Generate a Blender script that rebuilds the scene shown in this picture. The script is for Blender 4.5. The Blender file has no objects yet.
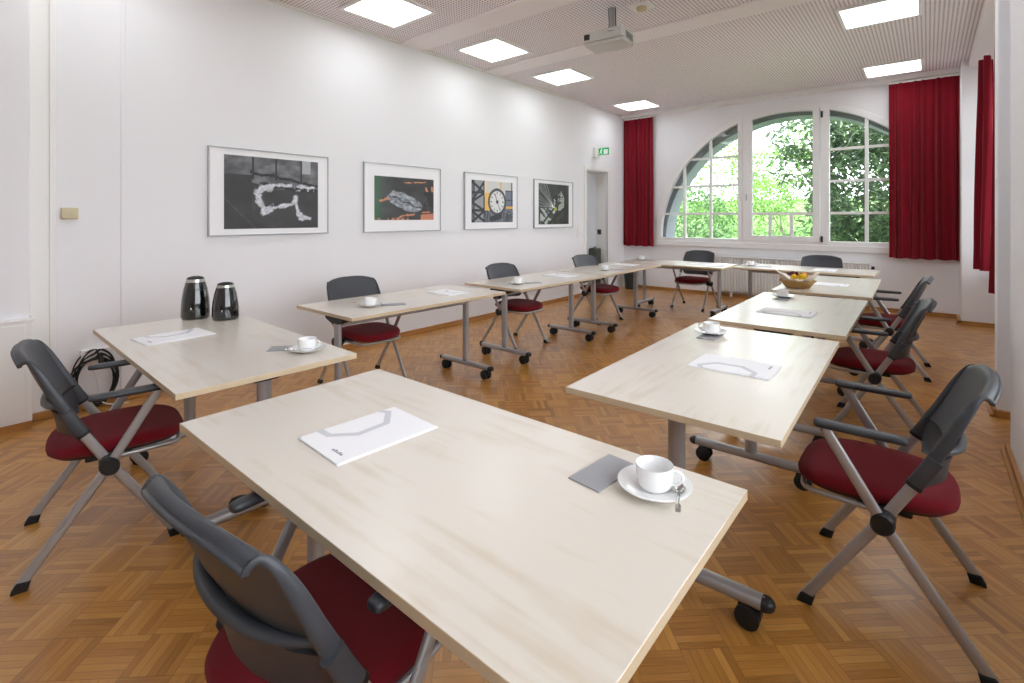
import bpy, bmesh, math, random
from mathutils import Vector, Matrix, noise
random.seed(7)
R = math.radians
PI = math.pi
scene = bpy.context.scene
COL = scene.collection

# ------------------------------------------------------------------ mesh builder
class MB:
    def __init__(s):
        s.v = []; s.f = []; s.m = []; s.mi = 0
    def add(s, vs, fs):
        n = len(s.v); s.v += [tuple(p) for p in vs]
        for f in fs:
            s.f.append(tuple(i + n for i in f)); s.m.append(s.mi)
        return s
    def box(s, x0, x1, y0, y1, z0, z1, M=None):
        vs = [Vector((x, y, z)) for x in (x0, x1) for y in (y0, y1) for z in (z0, z1)]
        if M: vs = [M @ p for p in vs]
        return s.add(vs, [(0, 1, 3, 2), (4, 6, 7, 5), (0, 4, 5, 1), (2, 3, 7, 6), (0, 2, 6, 4), (1, 5, 7, 3)])
    def prism(s, pts, d0, d1, axis='z'):
        # polygon pts (a, b) extruded from d0 to d1 along an axis
        n = len(pts)
        def mk(a, b, d):
            return (a, b, d) if axis == 'z' else ((a, d, b) if axis == 'y' else (d, a, b))
        vs = [mk(a, b, d0) for a, b in pts] + [mk(a, b, d1) for a, b in pts]
        fs = [tuple(range(n))[::-1], tuple(range(n, 2 * n))]
        fs += [(i, (i + 1) % n, n + (i + 1) % n, n + i) for i in range(n)]
        return s.add(vs, fs)
    def tube(s, pts, rx, ry=None, ref=(0, 0, 1), n=12, cap=True, scale=None, power=1.0):
        ry = rx if ry is None else ry
        P = [Vector(p) for p in pts]; ref = Vector(ref); k = len(P); vs = []
        for i, p in enumerate(P):
            t = (P[min(i + 1, k - 1)] - P[max(i - 1, 0)]).normalized()
            a = (ref - t * ref.dot(t))
            a = a.normalized() if a.length > 1e-6 else t.orthogonal().normalized()
            b = t.cross(a)
            sc = scale[i] if scale else 1.0
            for j in range(n):
                th = 2 * PI * j / n
                c, q = math.cos(th), math.sin(th)
                if power != 1.0:
                    c = math.copysign(abs(c) ** power, c); q = math.copysign(abs(q) ** power, q)
                vs.append(p + a * rx * sc * c + b * ry * sc * q)
        fs = []
        for i in range(k - 1):
            for j in range(n):
                fs.append((i * n + j, i * n + (j + 1) % n, (i + 1) * n + (j + 1) % n, (i + 1) * n + j))
        if cap:
            fs.append(tuple(range(n))[::-1]); fs.append(tuple((k - 1) * n + j for j in range(n)))
        return s.add(vs, fs)
    def lathe(s, prof, n=32, M=None, c=(0, 0, 0), sx=1, sy=1, wob=None):
        vs = []; fs = []; k = len(prof)
        for i, (r, z) in enumerate(prof):
            for j in range(n):
                th = 2 * PI * j / n
                rr = r * (1 + (wob(th, i) if wob else 0))
                p = Vector((c[0] + rr * sx * math.cos(th), c[1] + rr * sy * math.sin(th), c[2] + z))
                vs.append(M @ p if M else p)
        for i in range(k - 1):
            for j in range(n):
                fs.append((i * n + j, i * n + (j + 1) % n, (i + 1) * n + (j + 1) % n, (i + 1) * n + j))
        if prof[0][0] > 1e-5: fs.append(tuple(range(n))[::-1])
        if prof[-1][0] > 1e-5: fs.append(tuple((k - 1) * n + j for j in range(n)))
        return s.add(vs, fs)
    def grid(s, nu, nv, fn):
        vs = [fn(i / nu, j / nv) for j in range(nv + 1) for i in range(nu + 1)]
        w = nu + 1
        return s.add(vs, [(j * w + i, j * w + i + 1, (j + 1) * w + i + 1, (j + 1) * w + i) for j in range(nv) for i in range(nu)])
    def closed(s, nu, nv, fn, th):
        # a sheet with thickness: fn(u, v) -> (point, normal)
        n0 = len(s.v); w = nu + 1; f = []
        A = []; B = []
        for j in range(nv + 1):
            for i in range(nu + 1):
                p, nn = fn(i / nu, j / nv)
                A.append(p + nn * th / 2); B.append(p - nn * th / 2)
        N = len(A)
        for j in range(nv):
            for i in range(nu):
                a = j * w + i
                f.append((a, a + 1, a + w + 1, a + w)); f.append((N + a, N + a + w, N + a + w + 1, N + a + 1))
        for i in range(nu):
            f.append((i, N + i, N + i + 1, i + 1)); a = nv * w + i
            f.append((a, a + 1, N + a + 1, N + a))
        for j in range(nv):
            a = j * w; f.append((a, a + w, N + a + w, N + a)); a = j * w + nu
            f.append((a, N + a, N + a + w, a + w))
        return s.add(A + B, f)
    def build(s, name, mat, parent=None, bevel=0, seg=2, smooth=40, subsurf=0, loc=None, fix=True):
        me = bpy.data.meshes.new(name); me.from_pydata([tuple(p) for p in s.v], [], s.f); me.update()
        if fix:
            bm = bmesh.new(); bm.from_mesh(me)
            bmesh.ops.remove_doubles(bm, verts=bm.verts, dist=1e-5)
            bmesh.ops.recalc_face_normals(bm, faces=bm.faces); bm.to_mesh(me); bm.free()
        mats = mat if isinstance(mat, (list, tuple)) else [mat]
        for m in mats: me.materials.append(m)
        if len(mats) > 1 and len(me.polygons) == len(s.m):
            for p, i in zip(me.polygons, s.m): p.material_index = i
        me.polygons.foreach_set('use_smooth', [True] * len(me.polygons))
        me.set_sharp_from_angle(angle=R(smooth))
        o = bpy.data.objects.new(name, me); COL.objects.link(o)
        if parent: o.parent = parent
        if loc: o.location = loc
        if bevel:
            b = o.modifiers.new('bevel', 'BEVEL'); b.width = bevel; b.segments = seg; b.limit_method = 'ANGLE'; b.angle_limit = R(35)
        if subsurf:
            b = o.modifiers.new('sub', 'SUBSURF'); b.levels = subsurf; b.render_levels = subsurf
        return o

def tag(o, label=None, cat=None, group=None, kind=None):
    if label: o['label'] = label
    if cat: o['category'] = cat
    if group: o['group'] = group
    if kind: o['kind'] = kind
    return o
def empty(name, loc=(0, 0, 0), rz=0, label=None, cat=None, group=None, kind=None):
    o = bpy.data.objects.new(name, None); o.empty_display_size = .1; COL.objects.link(o)
    o.location = loc; o.rotation_euler = (0, 0, rz)
    return tag(o, label, cat, group, kind)
def struct(o): o['kind'] = 'structure'; return o
def copy_tree(o, parent=None):
    c = o.copy(); COL.objects.link(c); c.parent = parent
    for ch in [x for x in o.children]: copy_tree(ch, c)
    return c

# ------------------------------------------------------------------ materials
def srgb(r, g, b):
    def f(c):
        c /= 255.0
        return c / 12.92 if c <= .04045 else ((c + .055) / 1.055) ** 2.4
    return (f(r), f(g), f(b), 1)
def mat(name, col, rough=.5, metal=0, spec=.5, coat=0, coat_rough=.1, bump=0, bscale=200, vary=0, vscale=3, sheen=0):
    m = bpy.data.materials.new(name); m.use_nodes = True; nt = m.node_tree; N = nt.nodes; L = nt.links
    b = N['Principled BSDF']
    b.inputs['Base Color'].default_value = col; b.inputs['Roughness'].default_value = rough
    b.inputs['Metallic'].default_value = metal; b.inputs['Specular IOR Level'].default_value = spec
    b.inputs['Coat Weight'].default_value = coat; b.inputs['Coat Roughness'].default_value = coat_rough
    b.inputs['Sheen Weight'].default_value = sheen
    tc = N.new('ShaderNodeTexCoord')
    if vary:
        n = N.new('ShaderNodeTexNoise'); n.inputs['Scale'].default_value = vscale; n.inputs['Detail'].default_value = 4
        L.new(tc.outputs['Object'], n.inputs['Vector'])
        mx = N.new('ShaderNodeMix'); mx.data_type = 'RGBA'
        mx.inputs[6].default_value = tuple(c * (1 - vary) for c in col[:3]) + (1,)
        mx.inputs[7].default_value = tuple(min(1, c * (1 + vary)) for c in col[:3]) + (1,)
        L.new(n.outputs['Fac'], mx.inputs[0]); L.new(mx.outputs[2], b.inputs['Base Color'])
    if bump:
        n = N.new('ShaderNodeTexNoise'); n.inputs['Scale'].default_value = bscale; n.inputs['Detail'].default_value = 3
        L.new(tc.outputs['Object'], n.inputs['Vector'])
        bp = N.new('ShaderNodeBump'); bp.inputs['Strength'].default_value = bump; bp.inputs['Distance'].default_value = .002
        L.new(n.outputs['Fac'], bp.inputs['Height']); L.new(bp.outputs['Normal'], b.inputs['Normal'])
    return m
def emit(name, col, st):
    m = bpy.data.materials.new(name); m.use_nodes = True; N = m.node_tree.nodes
    b = N['Principled BSDF']; b.inputs['Base Color'].default_value = col
    b.inputs['Emission Color'].default_value = col; b.inputs['Emission Strength'].default_value = st
    return m

M = {}
M['wall'] = mat('wall_paint', srgb(237, 237, 240), .85, spec=.2, bump=.25, bscale=120)
M['trim'] = mat('white_trim_paint', srgb(236, 235, 233), .5)
M['frame_white'] = mat('window_white_paint', srgb(238, 238, 238), .4)
M['band'] = mat('ceiling_plaster_band', srgb(240, 234, 235), .8)
M['reveal'] = mat('shade_grey_outside_plaster', srgb(138, 142, 150), .9, bump=.3, bscale=60)  # whitish outer plaster; its backlit shade is put into the grey base colour
M['grey_metal'] = mat('silver_grey_powder_coat', srgb(168, 168, 171), .34, metal=.55, spec=.5)
M['chair_metal'] = mat('warm_silver_tube', srgb(172, 170, 170), .32, metal=.55)
M['chrome'] = mat('polished_steel', srgb(205, 205, 205), .18, metal=1)
M['alu'] = mat('brushed_aluminium', srgb(170, 170, 172), .35, metal=.9)
M['black'] = mat('black_plastic', srgb(22, 22, 24), .45)
M['rubber'] = mat('black_rubber', srgb(18, 18, 19), .65)
M['dark_plastic'] = mat('charcoal_plastic', srgb(58, 60, 65), .42, bump=.25, bscale=500)
M['ring'] = mat('black_joint', srgb(12, 12, 13), .5)
M['arm_plastic'] = mat('armrest_charcoal_plastic', srgb(50, 52, 57), .38, bump=.2, bscale=500)
M['red_fabric'] = mat('burgundy_upholstery', srgb(112, 14, 26), .9, spec=.15, bump=.8, bscale=900, sheen=.08, vary=.12, vscale=300)
M['curtain'] = mat('deep_red_curtain', srgb(122, 11, 30), .85, spec=.15, bump=.3, bscale=400, sheen=.15)
M['porcelain'] = mat('white_porcelain', srgb(240, 240, 240), .12, coat=.6, coat_rough=.05)
M['paper'] = mat('white_paper', srgb(243, 243, 246), .6)
M['print'] = mat('pale_grey_print', srgb(205, 206, 212), .6)
M['ink'] = mat('grey_ink', srgb(140, 142, 150), .6)
M['napkin'] = mat('grey_napkin', srgb(160, 160, 163), .9, bump=.6, bscale=700)
M['flask'] = mat('glossy_black_lacquer', srgb(10, 10, 11), .08, coat=1, coat_rough=.04)
M['flask_band'] = mat('brushed_steel_band', srgb(190, 188, 182), .3, metal=.8)
M['wicker'] = None
M['yellow'] = mat('yellow_wrapper', srgb(238, 196, 20), .35)
M['plum'] = mat('dark_red_wrapper', srgb(84, 20, 34), .3)
M['orange'] = mat('orange_wrapper', srgb(226, 120, 20), .35)
M['liner'] = mat('cream_paper_napkin', srgb(232, 226, 214), .8, bump=.4, bscale=80)
M['beige'] = mat('beige_switch_plastic', srgb(206, 194, 160), .5)
M['radiator'] = mat('radiator_enamel', srgb(232, 232, 230), .35)
M['oak'] = mat('oak_baseboard', srgb(172, 120, 62), .4, vary=.15, vscale=12)
M['bin'] = mat('dark_grey_bin', srgb(48, 50, 54), .5)
M['proj'] = mat('pale_grey_projector_shell', srgb(205, 204, 200), .4)
M['proj_dark'] = mat('projector_vent_grey', srgb(120, 120, 122), .5)
M['lens'] = mat('lens_glass', srgb(15, 16, 22), .05, coat=1)
M['cable'] = mat('black_cable', srgb(16, 16, 17), .5)
M['door'] = mat('grey_door_leaf', srgb(206, 210, 214), .5)
M['light'] = emit('lit_diffuser', (.93, .965, 1, 1), 6.8)
M['green_sign'] = emit('green_sign_face', srgb(0, 150, 78), .55)
M['white_sign'] = emit('white_sign_mark', (.9, 1, .94, 1), .35)
M['tile'] = mat('pale_outdoor_paving', srgb(150, 148, 140), .9, vary=.2, vscale=6)
M['soil'] = mat('lawn_ground', srgb(92, 128, 66), .95, vary=.45, vscale=1.6)

def wood_table():
    m = bpy.data.materials.new('pale_maple_veneer'); m.use_nodes = True; nt = m.node_tree; N = nt.nodes; L = nt.links
    b = N['Principled BSDF']; b.inputs['Roughness'].default_value = .33
    b.inputs['Coat Weight'].default_value = .7; b.inputs['Coat Roughness'].default_value = .25
    tc = N.new('ShaderNodeTexCoord'); mp = N.new('ShaderNodeMapping'); mp.inputs['Scale'].default_value = (1.2, 14, 1)
    L.new(tc.outputs['Object'], mp.inputs[0])
    n = N.new('ShaderNodeTexNoise'); n.inputs['Scale'].default_value = 2.2; n.inputs['Detail'].default_value = 6
    L.new(mp.outputs[0], n.inputs['Vector'])
    n2 = N.new('ShaderNodeTexNoise'); n2.inputs['Scale'].default_value = 3.5; n2.inputs['Detail'].default_value = 3
    L.new(tc.outputs['Object'], n2.inputs['Vector'])
    mix = N.new('ShaderNodeMath'); mix.operation = 'ADD'; L.new(n.outputs['Fac'], mix.inputs[0]); L.new(n2.outputs['Fac'], mix.inputs[1])
    r = N.new('ShaderNodeValToRGB'); r.color_ramp.elements[0].position = .7; r.color_ramp.elements[0].color = srgb(213, 201, 183)
    r.color_ramp.elements[1].position = 1.2 / 1.25; r.color_ramp.elements[1].color = srgb(223, 215, 203)
    L.new(mix.outputs[0], r.inputs[0]); L.new(r.outputs[0], b.inputs['Base Color'])
    return m
M['maple'] = wood_table()
M['edge'] = mat('beech_edge_band', srgb(200, 180, 150), .45, vary=.08, vscale=20)

def parquet():
    m = bpy.data.materials.new('oak_mosaic_parquet'); m.use_nodes = True; nt = m.node_tree; N = nt.nodes; L = nt.links
    b = N['Principled BSDF']
    def math_(op, a, c=None, v=None):
        n = N.new('ShaderNodeMath'); n.operation = op
        if hasattr(a, 'links'): L.new(a, n.inputs[0])
        else: n.inputs[0].default_value = a
        if c is not None:
            if hasattr(c, 'links'): L.new(c, n.inputs[1])
            else: n.inputs[1].default_value = c
        return n.outputs[0]
    tc = N.new('ShaderNodeTexCoord'); mp = N.new('ShaderNodeMapping')
    mp.inputs['Rotation'].default_value = (0, 0, R(-43)); s = 1 / .163; mp.inputs['Scale'].default_value = (s, s, 1)
    L.new(tc.outputs['Object'], mp.inputs[0])
    sp = N.new('ShaderNodeSeparateXYZ'); L.new(mp.outputs[0], sp.inputs[0])
    X, Y = sp.outputs[0], sp.outputs[1]
    cx, cy = math_('FLOOR', X), math_('FLOOR', Y); fx, fy = math_('FRACT', X), math_('FRACT', Y)
    par = math_('FLOORED_MODULO', math_('ADD', cx, cy), 2.0)
    inv = math_('SUBTRACT', 1.0, par)
    u = math_('ADD', math_('MULTIPLY', fx, par), math_('MULTIPLY', fy, inv))      # across the fingers
    w = math_('ADD', math_('MULTIPLY', fy, par), math_('MULTIPLY', fx, inv))      # along them
    NF = 6.0
    un = math_('MULTIPLY', u, NF); idx = math_('FLOOR', un); uf = math_('FRACT', un)
    cb = N.new('ShaderNodeCombineXYZ'); L.new(cx, cb.inputs[0]); L.new(cy, cb.inputs[1]); L.new(idx, cb.inputs[2])
    wn = N.new('ShaderNodeTexWhiteNoise'); wn.noise_dimensions = '3D'; L.new(cb.outputs[0], wn.inputs['Vector'])
    cb2 = N.new('ShaderNodeCombineXYZ'); L.new(cx, cb2.inputs[0]); L.new(cy, cb2.inputs[1])
    wn2 = N.new('ShaderNodeTexWhiteNoise'); wn2.noise_dimensions = '3D'; L.new(cb2.outputs[0], wn2.inputs['Vector'])
    # grain
    g = N.new('ShaderNodeCombineXYZ'); L.new(math_('MULTIPLY', w, 1.2), g.inputs[0]); L.new(math_('MULTIPLY', u, 26.0), g.inputs[1])
    L.new(math_('MULTIPLY', wn.outputs['Value'], 37.0), g.inputs[2])
    gn = N.new('ShaderNodeTexNoise'); gn.inputs['Scale'].default_value = 1.6; gn.inputs['Detail'].default_value = 4
    L.new(g.outputs[0], gn.inputs['Vector'])
    big = N.new('ShaderNodeTexNoise'); big.inputs['Scale'].default_value = .9; L.new(tc.outputs['Object'], big.inputs['Vector'])
    t = math_('ADD', math_('MULTIPLY', wn.outputs['Value'], .36), math_('MULTIPLY', gn.outputs['Fac'], .48))
    t = math_('ADD', t, math_('MULTIPLY', wn2.outputs['Value'], .12))
    t = math_('ADD', t, math_('MULTIPLY', math_('SUBTRACT', big.outputs['Fac'], .5), .25))
    r = N.new('ShaderNodeValToRGB'); e = r.color_ramp.elements
    e[0].position = .12; e[0].color = srgb(138, 90, 38); e[1].position = .95; e[1].color = srgb(214, 162, 88)
    e2 = r.color_ramp.elements.new(.45); e2.color = srgb(181, 126, 58)
    L.new(t, r.inputs[0])
    # joints
    d1 = math_('MINIMUM', uf, math_('SUBTRACT', 1.0, uf)); j1 = math_('LESS_THAN', d1, .035)
    d2 = math_('MINIMUM', w, math_('SUBTRACT', 1.0, w)); j2 = math_('LESS_THAN', d2, .008)
    j = math_('MAXIMUM', j1, j2)
    mx = N.new('ShaderNodeMix'); mx.data_type = 'RGBA'; L.new(math_('MULTIPLY', j, .45), mx.inputs[0])
    L.new(r.outputs[0], mx.inputs[6]); mx.inputs[7].default_value = srgb(84, 52, 24)
    L.new(mx.outputs[2], b.inputs['Base Color'])
    b.inputs['Roughness'].default_value = .32; b.inputs['Specular IOR Level'].default_value = .5
    b.inputs['Coat Weight'].default_value = .3; b.inputs['Coat Roughness'].default_value = .2
    wv = N.new('ShaderNodeTexNoise'); wv.inputs['Scale'].default_value = 4; L.new(tc.outputs['Object'], wv.inputs['Vector'])
    bp = N.new('ShaderNodeBump'); bp.inputs['Strength'].default_value = .12; bp.inputs['Distance'].default_value = .01
    L.new(wv.outputs['Fac'], bp.inputs['Height']); L.new(bp.outputs['Normal'], b.inputs['Normal'])
    return m
M['parquet'] = parquet()

def perforated():
    m = bpy.data.materials.new('perforated_acoustic_panel'); m.use_nodes = True; nt = m.node_tree; N = nt.nodes; L = nt.links
    b = N['Principled BSDF']; b.inputs['Roughness'].default_value = .8
    tc = N.new('ShaderNodeTexCoord'); mp = N.new('ShaderNodeMapping'); s = 1 / .036; mp.inputs['Scale'].default_value = (s, s, 1)
    L.new(tc.outputs['Object'], mp.inputs[0])
    fr = N.new('ShaderNodeVectorMath'); fr.operation = 'FRACTION'; L.new(mp.outputs[0], fr.inputs[0])
    sb = N.new('ShaderNodeVectorMath'); sb.operation = 'SUBTRACT'; L.new(fr.outputs[0], sb.inputs[0]); sb.inputs[1].default_value = (.5, .5, 0)
    ml = N.new('ShaderNodeVectorMath'); ml.operation = 'MULTIPLY'; L.new(sb.outputs[0], ml.inputs[0]); ml.inputs[1].default_value = (1, 1, 0)
    ln = N.new('ShaderNodeVectorMath'); ln.operation = 'LENGTH'; L.new(ml.outputs[0], ln.inputs[0])
    lt = N.new('ShaderNodeMath'); lt.operation = 'LESS_THAN'; L.new(ln.outputs['Value'], lt.inputs[0]); lt.inputs[1].default_value = .23
    mx = N.new('ShaderNodeMix'); mx.data_type = 'RGBA'; L.new(lt.outputs[0], mx.inputs[0])
    mx.inputs[6].default_value = srgb(242, 234, 238); mx.inputs[7].default_value = srgb(110, 98, 90)
    L.new(mx.outputs[2], b.inputs['Base Color'])
    return m
M['perf'] = perforated()

def wicker():
    m = mat('woven_wicker', srgb(196, 152, 84), .6); nt = m.node_tree; N = nt.nodes; L = nt.links
    tc = N.new('ShaderNodeTexCoord'); w = N.new('ShaderNodeTexWave'); w.bands_direction = 'Z'; w.inputs['Scale'].default_value = 28
    w.inputs['Distortion'].default_value = 3; w.inputs['Detail Scale'].default_value = 8
    L.new(tc.outputs['Object'], w.inputs['Vector'])
    r = N.new('ShaderNodeValToRGB'); r.color_ramp.elements[0].color = srgb(150, 104, 48); r.color_ramp.elements[1].color = srgb(222, 182, 112)
    L.new(w.outputs['Fac'], r.inputs[0]); L.new(r.outputs[0], N['Principled BSDF'].inputs['Base Color'])
    bp = N.new('ShaderNodeBump'); bp.inputs['Strength'].default_value = .8; bp.inputs['Distance'].default_value = .004
    L.new(w.outputs['Fac'], bp.inputs['Height']); L.new(bp.outputs['Normal'], N['Principled BSDF'].inputs['Normal'])
    return m
M['wicker'] = wicker()

def glass():
    m = bpy.data.materials.new('window_glass'); m.use_nodes = True; nt = m.node_tree; N = nt.nodes; L = nt.links
    N.remove(N['Principled BSDF']); out = N['Material Output']
    t = N.new('ShaderNodeBsdfTransparent'); g = N.new('ShaderNodeBsdfGlossy'); g.inputs['Roughness'].default_value = .02
    f = N.new('ShaderNodeFresnel'); f.inputs['IOR'].default_value = 1.35; mx = N.new('ShaderNodeMixShader')
    L.new(f.outputs[0], mx.inputs[0]); L.new(t.outputs[0], mx.inputs[1]); L.new(g.outputs[0], mx.inputs[2]); L.new(mx.outputs[0], out.inputs[0])
    return m
M['glass'] = glass()

def leaf(name, c1, c2, tr):
    m = bpy.data.materials.new(name); m.use_nodes = True; nt = m.node_tree; N = nt.nodes; L = nt.links
    b = N['Principled BSDF']; out = N['Material Output']; b.inputs['Roughness'].default_value = .45
    tc = N.new('ShaderNodeTexCoord'); n = N.new('ShaderNodeTexNoise'); n.inputs['Scale'].default_value = 6; L.new(tc.outputs['Object'], n.inputs['Vector'])
    r = N.new('ShaderNodeValToRGB'); r.color_ramp.elements[0].position = .35; r.color_ramp.elements[1].position = .65
    r.color_ramp.elements[0].color = c1; r.color_ramp.elements[1].color = c2
    L.new(n.outputs['Fac'], r.inputs[0]); L.new(r.outputs[0], b.inputs['Base Color'])
    t = N.new('ShaderNodeBsdfTranslucent'); L.new(r.outputs[0], t.inputs[0]); mx = N.new('ShaderNodeMixShader'); mx.inputs[0].default_value = tr
    L.new(b.outputs[0], mx.inputs[1]); L.new(t.outputs[0], mx.inputs[2]); L.new(mx.outputs[0], out.inputs[0])
    return m
M['leaf_dark'] = leaf('dark_glossy_leaves', srgb(58, 82, 62), srgb(110, 138, 92), .25)
M['leaf_light'] = leaf('bright_spring_leaves', srgb(84, 134, 58), srgb(150, 186, 96), .5)
M['leaf_mid'] = leaf('mid_green_leaves', srgb(60, 98, 56), srgb(108, 146, 84), .4)
M['bark'] = mat('grey_bark', srgb(112, 102, 92), .9, bump=1, bscale=40)

# ------------------------------------------------------------------ room shell
XL, YB, H = -4.88, 9.56, 3.54
struct(MB().box(-6.6, 1.4, -3.3, YB + .55, -.12, 0).build('floor', M['parquet']))
# ceiling: slab with smooth bands and the perforated field
struct(MB().box(-6.6, 1.4, -3.3, YB + .55, H + .04, H + .2).build('ceiling', M['band']))
perf = MB()
for a, b in ((-3.0, 3.75), (4.09, 5.21), (5.53, 9.34)):
    perf.box(XL + .03, .42, a, b, H, H + .045)
struct(perf.build('ceiling_perforated_panel', M['perf']))
for n, (a, b) in enumerate(((3.75, 4.09), (5.21, 5.53))):
    struct(MB().box(XL, .42, a, b, H - .022, H + .045).build('ceiling_band', M['band'], bevel=.012))
struct(MB().box(XL, .42, 9.36, YB, H - .06, H + .045).build('trim_1', M['trim'], bevel=.01))
struct(MB().box(XL, XL + .035, -3, YB - .2, H - .02, H + .045).build('trim_2', M['trim'], bevel=.006))
struct(MB().box(.42, 1.2, -3, YB, H - .1, H + .045).build('ceiling_beam_right', M['band'], bevel=.01))
# left wall with doorway
dy0, dy1, dz = 8.0, 8.80, 2.33
wl = MB()
wl.box(XL - .3, XL, -3.3, dy0, 0, H + .1); wl.box(XL - .3, XL, dy1, YB + .1, 0, H + .1); wl.box(XL - .3, XL, dy0, dy1, dz, H + .1)
struct(wl.build('wall_left', M['wall'], fix=False))
struct(MB().box(XL, XL + .016, -3, .655, 0, H).box(XL, XL + .03, .63, .665, 0, H).build('trim_3', M['trim'], bevel=.004))
struct(MB().box(XL, XL + .012, .665, 1.06, 0, H).box(XL, XL + .022, 1.045, 1.075, 0, H).build('trim_4', M['wall'], bevel=.004))
# left lower casing with access panel
cas = MB().box(XL, -4.70, -3, .525, .055, .735)
cas.box(XL, -4.685, -3, .535, .735, .752)
oc = struct(cas.build('wall_left_casing', M['trim'], bevel=.003, fix=False))
op = MB().box(-4.70, -4.695, -.6, .49, .075, .715).build('access_panel', M['trim'], oc, bevel=.002)
struct(MB().box(XL, -4.74, -3, .515, .752, H).build('wall_left_upper_casing', M['wall'], bevel=.004))
struct(MB().box(XL, -4.705, -3, .52, 0, .055).build('baseboard_casing', M['oak']))
# door frame, leaf
df = MB().box(XL - .02, XL + .02, dy0 - .07, dy0, 0, dz + .07).box(XL - .02, XL + .02, dy1, dy1 + .08, 0, dz + .07).box(XL - .02, XL + .02, dy0, dy1, dz, dz + .07)
df.box(XL - .3, XL - .02, dy1 - .012, dy1, 0, dz).box(XL - .3, XL - .02, dy0, dy0 + .012, 0, dz).box(XL - .3, XL - .02, dy0, dy1, dz - .012, dz)
dd = empty('door_1', (XL, 8.4, 0), kind='structure')
Mi = Matrix.Translation((-XL, -8.4, 0))
def shift(mb, d):
    mb.v = [(x + d[0], y + d[1], z + d[2]) for x, y, z in mb.v]; return mb
shift(df, (-XL, -8.4, 0)).build('door_frame', M['trim'], dd, bevel=.004)
lf = MB().box(-.29, -.25, -.385, .39, .01, dz - .015).build('door_leaf', M['door'], dd, bevel=.003)
hd = MB().box(-.25, -.243, -.34, -.30, 1.0, 1.2)
hd.tube([(-.245, -.32, 1.12), (-.20, -.32, 1.12), (-.195, -.31, 1.12), (-.195, -.2, 1.12)], .009)
hd.build('door_handle', M['black'], lf)
MB().box(-.21, -.13, .377, .39, 1.10, 1.20).build('strike_plate', M['black'], dd)
MB().box(-.245, -.20, -.388, -.37, 2.0, 2.1).box(-.245, -.20, -.388, -.37, .3, .4).build('hinge', M['black'], dd)

# arched back wall
AX, AZ, AR, SILL = -1.85, 1.04, 2.34, .98
def arch_pts(r, z0, n=64, AX=AX, AZ=AZ):
    # from right foot over the crown to the left foot
    a0 = math.asin(max(-1, min(1, (z0 - AZ) / r)))
    return [(AX + r * math.cos(a0 + (PI - 2 * a0) * i / n), AZ + r * math.sin(a0 + (PI - 2 * a0) * i / n)) for i in range(n + 1)]
def arch_wall(mb, r, y0, y1, x0, x1, sill, ztop, c=(AX, AZ)):
    pts = [(x0, sill), (x0, ztop), (x1, ztop), (x1, sill)] + arch_pts(r, sill, 64, c[0], c[1])
    mb.prism(pts, y0, y1, 'y')
    mb.box(x0, x1, y0, y1, 0, sill)
    return mb
struct(arch_wall(MB(), AR, YB, YB + .1, -5.3, 1.4, SILL, H + .1).build('wall_back', M['wall']))
struct(arch_wall(MB(), 2.25, YB + .1, YB + .55, -5.6, 2.6, .93, 4.2, (-1.79, .93)).build('wall_back_outer', M['reveal']))
struct(MB().box(-4.28, .34, YB - .03, YB + .03, .885, .985).build('trim_5', M['frame_white'], bevel=.006))
# corner pier at the right end and piers along the right side
struct(MB().box(.345, 1.4, 9.03, YB, 0, H).build('wall_back_pier', M['wall'], bevel=.008))
struct(MB().box(.385, 1.25, 5.02, 5.19, 0, H).build('wall_right_pier', M['wall'], bevel=.01))
struct(MB().box(.385, 1.25, 3.15, 4.27, 0, H).build('wall_right_near_pier', M['wall'], bevel=.01))
struct(MB().box(.385, 1.25, -3.2, -.6, 0, H).build('wall_right_rear_pier', M['wall'], bevel=.01))
wr = MB()
for a, b in ((5.19, 9.03), (-.6, 3.15)):
    wr.box(.95, 1.25, a, b, 0, .85); wr.box(.95, 1.25, a, b, 3.15, H)
wr.box(.95, 1.25, 4.26, 5.03, 0, H)
struct(wr.build('wall_right', M['wall'], fix=False))
struct(MB().box(-5.2, 1.4, -3.3, -3.0, 0, H + .1).build('wall_rear', M['wall']))
# baseboards
def base(name, x0, x1, y0, y1, ax):
    mb = MB()
    if ax == 'L': mb.box(XL, XL + .016, y0, y1, 0, .055).box(XL, XL + .034, y0, y1, 0, .018)
    if ax == 'B': mb.box(x0, x1, YB - .016, YB, 0, .055).box(x0, x1, YB - .034, YB, 0, .018)
    return struct(mb.build(name, M['oak'], bevel=.003, fix=False))
base('baseboard_left', 0, 0, 1.08, dy0 - .07, 'L'); struct(MB().box(XL + .001, XL + .04, .54, 1.079, 0.001, .055).build('baseboard_left_front', M['oak'], bevel=.003)); base('baseboard_back', XL, .345, 0, 0, 'B')
struct(MB().box(.31, .345, 9.0, YB, 0, .055).box(.31, 1.2, 9.0, 9.03, 0, .055).box(.29, 1.2, 8.985, 9.03, 0, .018).build('baseboard_right', M['oak'], fix=False, bevel=.003))
pb = MB()
for y0, y1 in ((5.02, 5.19), (3.15, 4.27)):
    pb.box(.365, .385, y0 - .02, y1 + .02, 0, .055).box(.385, .95, y0 - .035, y0 - .0, 0, .055).box(.345, .365, y0 - .03, y1 + .02, 0, .018)
struct(pb.build('baseboard_piers', M['oak'], fix=False, bevel=.003))

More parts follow.
